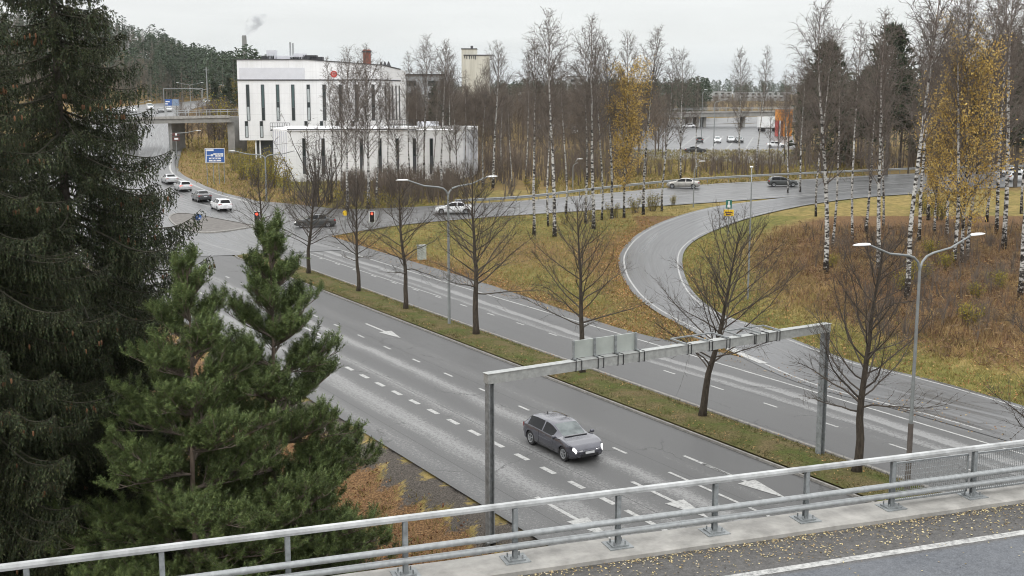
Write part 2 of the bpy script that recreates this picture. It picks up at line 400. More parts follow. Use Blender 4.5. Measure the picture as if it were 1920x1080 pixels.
# ---------------------------------------------------------------- roads
S0=so(-128,0)
OFF=.03
bands=[(-20,.45),(-15.2,.42),(-14.3,.3),(-13.75,.2),(-13.35,.82),(-12.85,.9),(-12.7,.25),(-11.9,.8),(-11.4,.25),(-10.8,.38),(-10.1,.22),(-9.5,.3),(-8.9,.18),(-7.5,.3),
       (-4.2,.22),(-2.2,.2),(-1.2,.42),(-.3,.2),(.4,.25),(1.1,.85),(2.1,.24),(2.8,.3),(3.3,.75),(4.1,.22),(4.8,.3),(5.4,.8),(6.1,.7),(6.8,.3),(7.5,.55),(8.3,.35)]
M['asph_main']=asphalt('main_road_asphalt',bands,base=.118,dark=.062,light=.235,streak=.55,wet=.48,SPK=6.0,dry=.7,warm=(1.0,1.0,.99))
M['asph_ramp']=asphalt('ramp_asphalt',None,base=.105,dark=.062,light=.145,streak=.6,wet=.24,dry=.3,warm=(.99,1,1.02))
M['asph_far']=asphalt('crossing_road_asphalt',None,base=.11,dark=.06,light=.19,streak=.9,wet=.24,dry=.35,warm=(1,1,1))
def oline(o,s0=-128,s1=40,n=60): return np.array([so(s,o) for s in np.linspace(s0,s1,n)])
near=strip('main_road',oline(8.4),oline(-4.35),140,14,OFF,M['asph_main'],8.4,-4.35)
# far carriageway with the paved shoulder that widens where the loop ramp joins
farR=[so(s,o) for s,o in((-128,-17.5),(-108,-17.3),(-90,-17.2),(-80,-16.9),(-67,-15.9),(-60,-15.6),(-52,-16.5),(-40,-17.5),(-20,-17.5),(40,-17.5))]
far=strip('main_road',oline(-7.35),farR,140,14,OFF,M['asph_main'],-7.35,-17.4)
# crossing road
cu=gp([(2060,316),(1920,321),(1700,326),(1500,337),(1350,344),(1200,357),(1000,375),(850,384),(740,390),(640,392),(540,382),(470,376)])
cl=gp([(2060,345),(1920,350),(1700,362),(1500,369),(1350,379),(1200,389),(1000,402),(850,413),(740,424),(640,440),(560,455),(470,470)])
cross=strip('crossing_road',cu,cl,140,8,OFF+.012,M['asph_far'])
# loop ramp
ro=gp([(1700,352),(1560,362),(1430,376),(1330,390),(1250,413),(1195,440),(1163,475),(1163,510),(1185,548),(1225,582),(1290,618),(1350,650),(1500,720)])
ri=gp([(1780,361),(1640,369),(1520,384),(1410,408),(1330,437),(1288,465),(1280,500),(1300,548),(1350,588),(1420,612),(1500,642),(1610,682),(1800,758)])
ri_end=[so(s,o) for s,o in((-24,-20.2),(-5,-19.5),(40,-19.5))]; ro_end=[so(s,o) for s,o in((-36,-15.5),(-15,-15.5),(40,-15.5))]
ramp_o=np.r_[ro,ro_end];ramp_i=np.r_[ri[:-1],[so(-40,-21.6)],ri_end]
rampo=strip('exit_ramp',ramp_o,ramp_i,170,8,OFF+.024,M['asph_ramp'])
# highway beyond the junction, curving off under the far bridge
hr=gp([(640,470),(540,400),(480,377),(420,362),(370,342),(335,318),(322,292)])
hx=[(-66,236),(-84,300),(-100,370),(-113,440),(-117,490),(-112,540),(-98,590)]
hr=np.r_[hr[:-1],hx];hl=[];W_=27.
for i in range(len(hr)):
    a=hr[max(0,i-1)];b=hr[min(len(hr)-1,i+1)];t=(b-a)/np.linalg.norm(b-a);hl.append(hr[i]+np.array([-t[1],t[0]])*W_)
hl=np.array(hl);hl[0]=so(-112,9);hl[1]=so(-124,10)
if (hl[3]-hr[3])[0]>0: hl=2*hr-hl
high=strip('highway',hl,hr,170,14,OFF+.036,M['asph_far'])
# parking area on the right beyond the crossing road
park=strip('parking_area',gp([(1150,236),(1290,234),(1400,232),(1480,228)]),gp([(1180,300),(1290,300),(1400,306),(1500,312)]),30,20,OFF+.02,M['asph_ramp'])
farroad=strip('far_road',gp([(1000,232),(1200,226),(1330,222),(1520,216)]),gp([(1000,243),(1200,237),(1330,233),(1520,228)]),20,4,OFF+.04,M['asph_far'])
# ---------------------------------------------------------------- painted markings (surface of the roads)
mb=MB();mo=OFF+.006
dashes(mb,oline(0,-108.3,40),.14,mo,1.0,4.0,ph=.2)
dashes(mb,oline(4.1,-100,-34),.24,mo,1.0,2.08,ph=.3)
line_mark(mb,oline(4.1,-33.5,-10),.22,mo);line_mark(mb,oline(-.0,-36.2,-10),.14,mo+.004)
line_mark(mb,oline(-1.9,-37.6,-33.8),.16,mo+.004)
def arrow(s0,o,L=5.0,sgn=1,side=0):
    # shaft then a triangular head, pointing along +s
    a=so(s0,o-.09);b=so(s0,o+.09);c=so(s0+L*.62,o+.09);d=so(s0+L*.62,o-.09)
    P=[a,b,c,d];q=[(0,1,2,3)]
    mb.add([gnd(*p,mo+.004) for p in P],q)
    mb.add([gnd(*p,mo+.008) for p in(so(s0+L*.56,o-.45),so(s0+L*.56,o+.45),so(s0+L,o))],None,[(0,1,2)])
arrow(-71.2,-1.9,5.5);arrow(-36.6,-1.9,5.2);arrow(-36,2.0,4.8);arrow(-36.4,6.2,5.0);arrow(-72,2.1,5.5)
mk=mb.build('road_marking',M['paint'],near)
mb=MB()
dashes(mb,oline(-10.75,-107,40),.13,mo,1.0,4.0,ph=.6)
line_mark(mb,oline(-14.5,-107,40),.14,mo)
line_mark(mb,oline(-11.0,-107,-78),.1,mo+.004)
mb.grid(np.array([[gnd(*so(s,o),mo+.004) for o in(-7.6,-11,-15)] for s in(-108.2,-107.7)]))
mb.build('road_marking',M['paint'],far)
mb=MB()
ao=smooth_poly(ramp_o,200);ai=smooth_poly(ramp_i,200);cI=ai+(ao-ai)*(.45/np.linalg.norm(ao-ai,axis=1))[:,None];cO=ao+(ai-ao)*(.55/np.linalg.norm(ao-ai,axis=1))[:,None]
mr=OFF+.024+.006
line_mark(mb,cI,.12,mr);
nO=int(200*.66);line_mark(mb,cO[:nO],.13,mr)
mb.build('road_marking',M['paintworn'],rampo)
# worn painted nose between the ramp and the main road
mb=MB();nose=gp([(1345,650),(1370,655),(1440,683),(1425,684)]);c=nose.mean(0)
mb.add([gnd(*p,mr+.01) for p in nose],[(0,3,2,1)]);mb.build('road_marking',M['paintworn'],rampo)
mb=MB();A_=smooth_poly(cu,200);B_=smooth_poly(cl,200);mc=OFF+.012+.006
for f_ in(.06,.93): line_mark(mb,(A_*(1-f_)+B_*f_)[:150],.2,mc)
dashes(mb,A_*.5+B_*.5,.16,mc,2,8);mb.build('road_marking',M['paint'],cross)
mb=MB();A_=smooth_poly(hl,220);B_=smooth_poly(hr,220);mh=OFF+.036+.006
line_mark(mb,(A_*.05+B_*.95)[20:],.28,mh)
for f_ in(.72,.6,.47): dashes(mb,(A_*(1-f_)+B_*f_)[25:],.2,mh,1.5,5,d1=130)
line_mark(mb,(A_*.84+B_*.16)[30:],.25,mh);mb.build('road_marking',M['paint'],high)
mb=MB()
for a,b in(((1300,282),(1330,256)),((1330,282),(1356,256)),((1360,282),(1384,256)),((1395,285),(1412,258)),((1270,282),(1304,256))):
    line_mark(mb,gp([a,b]),.25,OFF+.03)
mb.build('road_marking',M['paint'],park)
# ---------------------------------------------------------------- terrain
def axis(lo,hi,st,far_lo,far_hi,g=1.16):
    a=list(np.arange(lo,hi+st/2,st));s=st
    while a[-1]<far_hi: s*=g;a.append(a[-1]+s)
    s=st;b=[lo]
    while b[-1]>far_lo: s*=g;b.append(b[-1]-s)
    return np.array(b[1:][::-1]+a)
X=axis(-60,62,1.0,-4500,4500);Y=axis(8,180,1.0,-300,6000,1.13)
GX,GY=np.meshgrid(X,Y,indexing='ij')
def pip(P,x,y):
    P=np.asarray(P)[:,:2];c=np.zeros(x.shape,bool);j=len(P)-1
    for i in range(len(P)):
        xi,yi=P[i];xj,yj=P[j]
        cond=((yi>y)!=(yj>y));xx=(xj-xi)*(y-yi)/((yj-yi) if yj!=yi else 1e-9)+xi
        c^=cond&(x<xx);j=i
    return c
def dist_poly(P,x,y):
    P=np.asarray(P)[:,:2];d=np.full(x.shape,1e9)
    for a,b in zip(P[:-1],P[1:]):
        ab=b-a;L=ab@ab+1e-9;t=np.clip(((x-a[0])*ab[0]+(y-a[1])*ab[1])/L,0,1)
        d=np.minimum(d,np.hypot(x-a[0]-t*ab[0],y-a[1]-t*ab[1]))
    return d
rpoly=np.r_[ramp_o,ramp_i[::-1]];cpoly=np.r_[cu,cl[::-1]];hpoly=np.r_[hl,hr[::-1]]
fpoly=np.r_[oline(-7.35),np.array(farR)[::-1]]
def off_road(x,y,mg=0):
    s=x*DV[0]+y*DV[1];o=x*NV[0]+y*NV[1]-O0
    m=(o<8.4+mg)&(o>-17.5-mg)&(s>-128)
    m=((o<8.4+mg)&(o>-4.3-mg)&(s>-128))|pip(fpoly,x,y)|pip(rpoly,x,y)|pip(cpoly,x,y)|pip(hpoly,x,y)
    return ~m
inner=np.array(ramp_i)
dr=dist_poly(ramp_i,GX,GY);dro=dist_poly(ramp_o,GX,GY);df=dist_poly(farR,GX,GY);dc=np.minimum(dist_poly(cl,GX,GY),dist_poly(cu,GX,GY))
O=GX*NV[0]+GY*NV[1]-O0;S=GX*DV[0]+GY*DV[1]
lit=np.zeros(GX.shape);grn=np.full(GX.shape,.35);drt=np.zeros(GX.shape)
wood=(O<-19)&(GX>10)&(GY<140)
# leaf litter and dead bracken inside the loop, grassy rim beside the ramp
lit=np.where(wood,.15+.85*sst(3,10,dr),lit);grn=np.where(wood,.75*(1-sst(2,8,dr))+.1,grn)
isl=(O<-15.5)&(GX<=14)&(GY<150)&(GX>-40)
lit=np.where(isl,.42*(1-sst(0,5,np.minimum(df,dro)))+.42*np.exp(-(((GX-2)/9)**2+((GY-112)/14)**2))+.2,lit);grn=np.where(isl,.62,grn)
lit=np.where((O>9.5),.95,lit);grn=np.where(O>9.5,.15,grn);drt=np.where((O>8)&(O<9.9),.75,drt)
far_=GY>165;lit=np.where(far_,.5,lit);grn=np.where(far_,.4,grn)
bld=(GX/GY>-.25)&(GX/GY<-.16)&(GY>140)&(GY<215);grn=np.where(bld,.8,grn);lit=np.where(bld,.1,lit)
verge=(dist_poly(hr,GX,GY)<9)&(GY>150);lit=np.where(verge,.55,lit);grn=np.where(verge,.2,grn)
GZ=H(GX,GY)-.05
mb=MB();mb.grid(np.dstack([GX,GY,GZ]));me=mb.mesh('ground',M['ground'],True)
nz=np.empty(len(me.polygons)*3,np.float32);me.polygons.foreach_get('normal',nz)
if nz.reshape(-1,3)[:,2].mean()<0: me.flip_normals()
ca=me.color_attributes.new('mask','FLOAT_COLOR','POINT')
ca.data.foreach_set('color',np.stack([lit,grn,drt,np.ones_like(lit)],-1).reshape(-1).astype(np.float32))
struct(ob('ground',me))
# ---------------------------------------------------------------- median strip between the carriageways
def kerb_run(mb,P,w,h,side,off=0):
    P=np.asarray(P,float);n=len(P);C,T=along(P,np.linspace(0,np.linalg.norm(np.diff(P,axis=0),axis=1).sum(),n));N=np.stack([-T[:,1],T[:,0]],-1)*side
    rows=[]
    for dn,dz in((0,-.04),(0.015,h-.02),(.05,h),(w,h),(w,-.04)):
        G=C+N*dn;rows.append(np.c_[G,H(G[:,0],G[:,1])+dz+off])
    V=np.stack(rows,1);mb.grid(V)
outl=[so(s,-4.36) for s in np.linspace(-107,40,90)]
outr=[so(s,-7.34) for s in np.linspace(-107,40,90)]
tip=[so(-107-1.45*math.sin(a),-5.85+1.49*math.cos(a)) for a in np.linspace(0,math.pi,13)]
m_,nt_,b_=newmat('median_turf');v_=objvec(nt_);n1=noise(nt_,.7,4,.6,v_);n2=noise(nt_,9,5,.7,v_)
c1=ramp(nt_,n1.outputs['Fac'],[(.39,(.13,.103,.052)),(.51,(.104,.095,.039)),(.66,(.076,.09,.026))]);f1=ramp(nt_,n2.outputs['Fac'],[(.28,.45),(.72,1.4)])
nt_.links.new(mixc(nt_,1.0,c1.outputs[0],f1.outputs[0],'MULTIPLY'),b_.inputs['Base Color']);b_.inputs['Roughness'].default_value=1;b_.inputs['Specular IOR Level'].default_value=.1;bump(nt_,b_,n2.outputs['Fac'],.7,.05);M['turf']=m_
L_=np.array(outl[::-1]);R_=np.array(outr[::-1])
f=np.linspace(0,1,9)
G=np.array([[ (a+(b-a)*t) for t in f] for a,b in zip([so(s,-4.5) for s in np.linspace(-107,40,120)],[so(s,-7.2) for s in np.linspace(-107,40,120)])])
Z=H(G[...,0],G[...,1])+.11+.1*np.sin(np.pi*f)[None]+.02*rng.normal(size=G.shape[:2])*np.array([0]+[1]*7+[0])[None]
mb=MB();mb.grid(np.dstack([G,Z])[:,::-1]);
tp=np.array([so(-107-1.3*math.sin(a),-5.85+1.35*math.cos(a)) for a in np.linspace(0,math.pi,13)])
mb.add(np.r_[[gnd(*p,.115) for p in tp],[gnd(*so(-107,-5.85),.2)]],None,[(i,13,i+1) for i in range(12)])
med=mb.build('median_strip',M['turf'],None,True);struct(med)
mb=MB();P=np.array(list(outl)[::-1]+tip[1:-1]+list(outr))
kerb_run(mb,P,.15,.13,1);kb=mb.build('kerb',M['kerb'],med);weld(kb)
# ---------------------------------------------------------------- overpass in the foreground
BA=R(19.5);bt=np.array([math.cos(BA),math.sin(BA)]);bn=np.array([-math.sin(BA),math.cos(BA)])
RN=20.05;DZ=6.28;KZ=6.40;T0=9.31;SPC=2.15
M['galv']=simple('galvanised_steel',(.33,.345,.35),.5,.35,var=.18,scale=8)
M['galvl']=simple('pale_rail_steel',(.42,.43,.43),.55,.15,var=.34,scale=2.2,detail=9)
M['galvd']=simple('weathered_post_steel',(.24,.255,.26),.55,.3,var=.3,scale=6)
M['dark']=simple('dark_steel',(.03,.03,.032),.6,.3)
M['deckasph']=None
def deckm():
    m,nt,b=newmat('deck_asphalt');v=objvec(nt);sp=nd(nt,'ShaderNodeSeparateXYZ');nt.links.new(v,sp.inputs[0])
    n1=noise(nt,.5,5,.6,v);n2=noise(nt,30,3,.7,v);n3=noise(nt,7,5,.7,v)
    r1=ramp(nt,n3.outputs['Fac'],[(.3,(.04,.038,.036)),(.7,(.105,.10,.095))]);r2=ramp(nt,n3.outputs['Fac'],[(.3,(.065,.071,.082)),(.7,(.11,.118,.132))])
    t=ramp(nt,math_(nt,'MULTIPLY',math_(nt,'SUBTRACT',sp.outputs[1],17.5),.5),[(.2,0),(.27,1)]) # gritty shoulder beyond the edge line
    gut=ramp(nt,math_(nt,'ADD',sp.outputs[1],math_(nt,'MULTIPLY',n1.outputs['Fac'],.3)),[(.0,0),(1,0)])
    c=mixc(nt,t.outputs[0],r2.outputs[0],r1.outputs[0]);f=ramp(nt,n2.outputs['Fac'],[(.3,.6),(.7,1.4)]);c=mixc(nt,1.0,c,f.outputs[0],'MULTIPLY')
    nt.links.new(c,b.inputs['Base Color']);rr=ramp(nt,n1.outputs['Fac'],[(.35,.38),(.6,.7)]);nt.links.new(rr.outputs[0],b.inputs['Roughness']);bump(nt,b,n2.outputs['Fac'],.35,.008);return m
M['deckasph']=deckm()
br=empty('overpass_bridge',(0,0,0),BA);tag(br,'concrete overpass carrying wet asphalt and yellow fallen leaves along the bottom edge','bridge')
def bpart(mb,name,mat,parent=br,smooth=False):
    o=mb.build(name,mat,parent,smooth);return o
mb=MB();mb.box((8,13.2,5.85),(120,14.1,.8));bpart(mb,'deck',M['concrete'])
mb=MB();mb.box((8,12.65,DZ-.01),(120,13.82,.04));bpart(mb,'road_surface',M['deckasph'])
mb=MB();prof=np.array([(19.56,5.9),(19.555,6.37),(19.60,KZ),(20.42,KZ+.02),(20.48,KZ-.02),(20.48,5.2),(20.2,5.2)])
tt=np.arange(-51,69,1.0);V=np.array([[ (t,p[0]+.006*rng.normal()*(1 if 0<i<4 else 0),p[1]+.004*rng.normal()) for i,p in enumerate(prof)] for t in tt]);mb.grid(V);bpart(mb,'edge_beam',M['concrete'])
mb=MB();mb.box((8,18.16,DZ+.0125),(120,.2,.004));bpart(mb,'edge_line',M['paintworn'])
rl=empty('bridge_railing',(0,0,0),BA);tag(rl,'pale steel bridge railing with round guard tubes crossing the foreground','railing')
mb=MB()
hp=[(0,-.07),(.055,-.05),(.065,0),(.05,.05),(-.05,.05),(-.065,0),(-.055,-.05)]
ts=np.array([-51,69.]);
V=np.array([[(t,RN+p[0],7.50+p[1]) for p in hp+[hp[0]]] for t in np.linspace(-51,69,60)]);mb.grid(V);o=bpart(mb,'handrail',M['galvl'],rl)
for z in(6.95,6.73):
    mb=MB();mb.tube([(t,RN-.14,z) for t in np.linspace(-51,69,60)],.062,10)
    for k in range(-12,14,2): mb.tube([(T0+SPC*k+1.3,RN-.14,z),(T0+SPC*k+1.42,RN-.14,z)],.067,10)
    autosmooth(bpart(mb,'guard_tube',M['galv'],rl))
for k in range(-10,13):
    t=T0+SPC*k
    mb=MB()
    mb.box((t,RN,6.93),(.014,.09,1.02));mb.box((t,RN-.045,6.93),(.09,.012,1.02));mb.box((t,RN+.045,6.93),(.09,.012,1.02))
    for z in(6.95,6.73): mb.box((t,RN-.075,z),(.07,.05,.09))
    p=bpart(mb,'post',M['galvd'],rl)
    mb=MB();mb.box((t,RN,KZ+.035),(.34,.3,.03))
    for dx in(-.12,.12):
        for dy in(-.1,.1): mb.tube([(t+dx,RN+dy,KZ+.02),(t+dx,RN+dy,KZ+.12)],.016,6)
    mb.box((t,RN,KZ+.01),(.5,.46,.03));bpart(mb,'base_plate',M['galvd'],p)
for k in range(3,11):
    a=T0+SPC*k+.1;b=a+SPC-.2;y=RN+.1
    mb=MB()
    for z in(6.5,7.34): mb.beam((a,y,z),(b,y,z),.04,.04)
    for x in(a,b): mb.box((x,y,6.92),(.04,.04,.84))
    for x in np.arange(a+.07,b-.03,.055): mb.box((x,y,6.92),(.009,.009,.82))
    for z in np.arange(6.6,7.3,.11): mb.box(((a+b)/2,y+.012,z),(b-a,.007,.007))
    bpart(mb,'mesh_panel',M['galv'],rl)
# ---------------------------------------------------------------- sign gantry
g=empty('sign_gantry',(0,0,0));tag(g,'grey steel sign gantry spanning the near carriageway, panels seen from behind','gantry')
A=at(918,700,5.75);B=at(1548,607,5.75);gd=(B-A)/np.linalg.norm(B-A);GX_=np.array([gd,[-gd[1],gd[0],0],[0,0,1]])
M['gant']=simple('gantry_steel',(.36,.37,.36),.55,.25,var=.22,scale=5,detail=7)
mb=MB();mb.box((A+B)/2+np.array([0,0,-.17]),(np.linalg.norm(B-A)+.3,.3,.34),ax=GX_)
mb.box((A+B)/2+np.array([0,0,.012]),(np.linalg.norm(B-A)+.36,.36,.02),ax=GX_);mb.build('beam',M['gant'],g)
for P in(A,B):
    z0=float(H(P[0],P[1]))-.3;mb=MB();hh=5.40-z0
    mb.box((P[0],P[1],z0+hh/2),(.17 if P is A else .22,.03,hh),ax=GX_)
    for s_ in(-1,1): mb.box(np.array([P[0],P[1],z0+hh/2])+gd*s_*(.09 if P is A else .115),(.03,.28,hh),ax=GX_)
    mb.box((P[0],P[1],z0+.32),(.5,.5,.05),ax=GX_);mb.build('post',M['galvd'],g)
M['panelback']=simple('aluminium_panel_back',(.38,.41,.385),.5,.2,var=.1,scale=2)
L=np.linalg.norm(B-A);back=np.array([gd[1],-gd[0],0.])*-1   # away from the camera
for i,f_ in enumerate(np.linspace(.218,.392,4)):
    if i<3:
        c=A+gd*L*(f_+.0285)+back*.16+np.array([0,0,.37]);mb=MB();mb.box(c,(L*.0555,.05,.64),ax=GX_);mb.build('sign_panel',M['panelback'],g)
    mb=MB();c=A+gd*L*f_
    mb.box(c+back*.09+np.array([0,0,.36]),(.07,.07,.7),ax=GX_);mb.beam(c+back*.12+np.array([0,0,.06]),c-back*.1+np.array([0,0,.06]),.07,.06);mb.build('bracket',M['galvd'],g)
for f_ in(.215,.23,.275,.29,.33,.345,.39,.405,.535,.545,.60,.61,.655,.665,.745,.75,.785,.79,.82,.83):
    mb=MB();c=A+gd*L*f_
    for dy in(-.17,.17): mb.box(c+back*dy+np.array([0,0,-.17]),(.022,.022,.38),ax=GX_)
    mb.box(c+np.array([0,0,.03]),(.022,.36,.022),ax=GX_);mb.box(c+np.array([0,0,-.36]),(.022,.36,.022),ax=GX_);mb.build('clamp',M['dark'],g)
for f0,f1 in((.53,.66),(.70,.83)):
    mb=MB();a=A+gd*L*f0;b=A+gd*L*f1
    mb.beam(a+back*.75+np.array([0,0,.1]),b+back*.75+np.array([0,0,.1]),.06,.05)
    for f_ in np.linspace(f0,f1,3): c=A+gd*L*f_;mb.beam(c-back*.15+np.array([0,0,.05]),c+back*.78+np.array([0,0,.09]),.06,.06)
    mb.build('bracket',M['galvd'],g)
# ---------------------------------------------------------------- street lamps
M['lamphead']=simple('white_lamp_head',(.72,.73,.73),.4,.1,var=.05)
M['pole']=simple('grey_pole_paint',(.24,.255,.255),.5,.3,var=.15,scale=3)
def lamp(pos,h,arm,ang,label,two=True,rise=.55,sleeve=0,group='street lamps along the roads',r=.075,dark=False):
    e=empty('street_lamp',pos,ang);tag(e,label,'street lamp',group)
    mb=MB();mb.tube([(0,0,-.3),(0,0,h*.25),(0,0,h-.9)],[r*1.25,r*1.1,r*.8],10);autosmooth(mb.build('pole',M['galvd' if dark else 'pole'],e))
    if sleeve: mb=MB();mb.tube([(0,0,-.3),(0,0,sleeve)],[r*1.6,r*1.5],10);autosmooth(mb.build('sleeve',simple('brown_pole_sleeve',(.10,.085,.075),.7) if 'sleeve' not in M else M['sleeve'],e))
    for s_ in((-1,1) if two else(1,)):
        P=[(0,0,h-1.0),(.02*s_,0,h-.85),(.12*s_,0,h-.62),(.35*s_,0,h-.43),(.7*s_,0,h-.33),(arm*.6*s_,0,h-.2),(arm*s_,0,h-.35+rise)]
        mb=MB();mb.tube(P,[r*.7]*5+[r*.6,r*.5],8);autosmooth(mb.build('arm',M['pole'],e))
        mb=MB();x0=(arm-.05)*s_;zz=h-.35+rise
        V=[]
        for t,wd,th in((0,.05,.05),(.12,.11,.07),(.4,.14,.075),(.7,.1,.05),(.85,.03,.02)):
            V.append([(x0+t*s_,wd*math.cos(a),zz+.03*t+th*math.sin(a)*(1 if math.sin(a)>0 else .5)) for a in np.linspace(0,2*math.pi,11)])
        mb.grid(V);autosmooth(weld(mb.build('lamp_head',M['lamphead'],e)))
    return e
nang=math.atan2(NV[1],NV[0])
# base of the near lamp: point of the median under pixel column 1703
best=min(np.linspace(-40,-20,400),key=lambda s:abs((lambda p:960+F*p[0]/(p[1]*CP+(HC-p[2])*SP)-1701)(gnd(*so(s,-6.3)))))
pl=gnd(*so(best,-6.3),.2);lamp(pl,zpx(470,pl[1])-pl[2]+.2,2.75,nang,'tall grey double armed street lamp beside the gantry leg, brown sleeve at its foot',sleeve=2.6,r=.066)
pl=gnd(*so(-67.6,-6.3),.2);lamp(pl,zpx(345,pl[1])-pl[2]+.15,2.9,nang,'grey double armed street lamp standing between the median trees',r=.085)
pl=at(500,378);lamp(pl,zpx(290,pl[1])-pl[2]+.3,3.9,R(8),'double armed street lamp in front of the yellow bushes by the junction',r=.11)
pl=at(1402,560);lamp(pl,zpx(330,pl[1])-pl[2]+.35,1.2,R(80),'slim single lamp post on the grassy inner edge of the loop ramp',two=False,r=.06)
for px,yb,yt,lab,two,arm in((1315,262,172,'plain pale lamp mast between parked cars and grassy strip',False,.5),(1338,275,190,'thin lamp post behind the parked white hatchback',False,2.2),
      (1427,232,186,'far double armed lamp left of the orange block',True,2.2),(1452,230,183,'far double armed lamp nearest the orange block',True,2.0),(1300,388,310,'thin lamp post right of the yellow birch by the crossing road',False,.6),(1074,356,305,'short grey lamp post behind the roadside birches',False,.6),
      (262,232,192,'far lamp post left of the overhead blue sign',False,2.5),(319,300,250,'lamp post with white head beneath the far bridge',False,5),(358,206,158,'far lamp post behind the overhead blue sign',True,3.5),(379,200,168,'far lamp post beside the white van on the hill road',True,3.5),(866,236,195,'lamp post above the roof of the white wing',False,1.0)):
    pl=at(px,yb);lamp(pl,max(4,zpx(yt,pl[1])-pl[2]+.3),arm,R(0),lab,two,r=.07 if 1050<px<1310 else .10,dark=(px<400))
# ---------------------------------------------------------------- signs and signals
M['blue']=simple('blue_sign_face',(.03,.10,.33),.4,var=.05);M['white']=simple('white_sign_face',(.72,.73,.73),.45,var=.05);M['red']=simple('red_face',(.45,.05,.04),.45,var=.08)
M['yellow']=simple('yellow_sign_face',(.75,.50,.02),.5,var=.08);M['teal']=simple('green_sign_face',(.03,.14,.11),.45);M['brownsign']=simple('brown_sign_face',(.10,.035,.03),.5)
def facing(p): return math.atan2(p[1],p[0])-math.pi/2   # local -y towards the camera
P=at(405,345);D=P[1];e=empty('direction_sign',P,R(12));tag(e,'large blue direction sign with white panels on four grey posts','sign')
W=36/F*D;z1=zpx(278,D)-P[2];z0=zpx(305,D)-P[2]
for f_ in(-.42,-.1,.18,.44):
    mb=MB();mb.tube([(f_*W,.12,-.3),(f_*W,.12,z1-.3)],.06,6);mb.build('post',M['pole'],e)
mb=MB();mb.box((0,0,(z0+z1)/2),(W,.1,z1-z0));pb=mb.build('panel',M['white'],e)
mb=MB();mb.box((0,-.06,(z0+z1)/2),(W*.95,.03,(z1-z0)*.93));mb.build('blue_face',M['blue'],pb)
def sg(x,z,w_,h_): return ((x-.5)*W,-.085,z0+(z1-z0)*z),(w_*W,.02,h_*(z1-z0))
mb=MB()
for a in(sg(.25,.87,.4,.12),sg(.68,.6,.5,.1),sg(.72,.47,.4,.1),sg(.5,.3,.6,.1),sg(.5,.14,.62,.1),sg(.2,.52,.22,.04),sg(.08,.45,.03,.85),sg(.36,.52,.12,.14)): mb.box(*a)
mb.build('lettering',M['white'],pb)
mb=MB()
for x,z in((.62,.6),(.75,.6),(.66,.47),(.8,.47),(.35,.3),(.5,.3),(.63,.3),(.4,.14),(.56,.14)): c,d=sg(x,z,.08,.035);mb.box((c[0],-.1,c[2]),d)
mb.build('lettering',M['blue'],pb)
def smallsign(name,px,yb,yt,ytop,label,cat,parts,wpx,pole=.04):
    P=at(px,yb);D=P[1];e=empty(name,P,facing(P));tag(e,label,cat)
    zt=zpx(ytop,D)-P[2];mb=MB();mb.tube([(0,.08,-.3),(0,.08,zt-.02)],pole,6);mb.build('post',M['pole'],e)
    for nm,mat,y0,y1,f0,f1,rd in parts:
        za=zpx(y1,D)-P[2];zb=zpx(y0,D)-P[2];w_=wpx/F*D;mb=MB()
        if rd: mb.lathe([(0,-.03),(w_/2,-.03),(w_/2,.03),(0,.03)],20,(0,-.02*f0,(za+zb)/2),axis='y')
        else: mb.box(((f0+f1)/2*w_,-.03 if nm!='symbol' else -.075,(za+zb)/2),((f1-f0)*w_,.05,zb-za))
        mb.build(nm,mat,e)
    return e
e=smallsign('keep_right_sign',373,436,0,401,'round blue keep right sign with white arrow at the traffic island tip','sign',[('disc',M['blue'],401,413,0,0,True)],12)
D=e.location[1];zc=zpx(407,D)-e.location[2];w_=12/F*D;mb=MB();a=np.array([-.3*w_,-.07,zc+.28*w_]);b=np.array([.12*w_,-.07,zc-.1*w_]);mb.beam(a,b,.02,w_*.16,up=(0,1,0));mb.add([(.3*w_,-.075,zc-.3*w_),(.3*w_,-.075,zc+.02*w_),(-.02*w_,-.075,zc-.3*w_)],None,[(0,1,2)]);mb.build('arrow',M['white'],e)
smallsign('service_sign',332,300,0,249,'brown double plate sign with pale symbols before the far bridge','sign',[('plate',M['brownsign'],249,255,-.5,.5,False),('plate',M['brownsign'],257,264,-.5,.5,False),('symbol',M['white'],250,254,-.1,.15,False),('symbol',M['white'],258.5,262,-.25,.3,False)],13,.06)
smallsign('route_sign',1365,440,0,374,'dark green route sign over a yellow plate beside the loop ramp','sign',[('plate',M['teal'],375,391,-.5,.5,False),('plate',M['yellow'],393,405,-.85,.85,False),('symbol',M['white'],377,384,-.1,.12,False),('symbol',M['white'],384,389,-.25,.25,False),('symbol',M['brownsign'],397,399,-.6,.6,False),('symbol',M['brownsign'],401,403,-.5,.4,False)],11,.05)
smallsign('warning_sign',648,432,0,394,'small yellow round sign near the junction corner','sign',[('disc',M['yellow'],394,405,0,0,True)],10)
M['tl_red']=simple('lit_red_lamp',(1,.06,.03),.4,emit=3);M['sigdark']=simple('signal_black',(.012,.012,.013),.5)
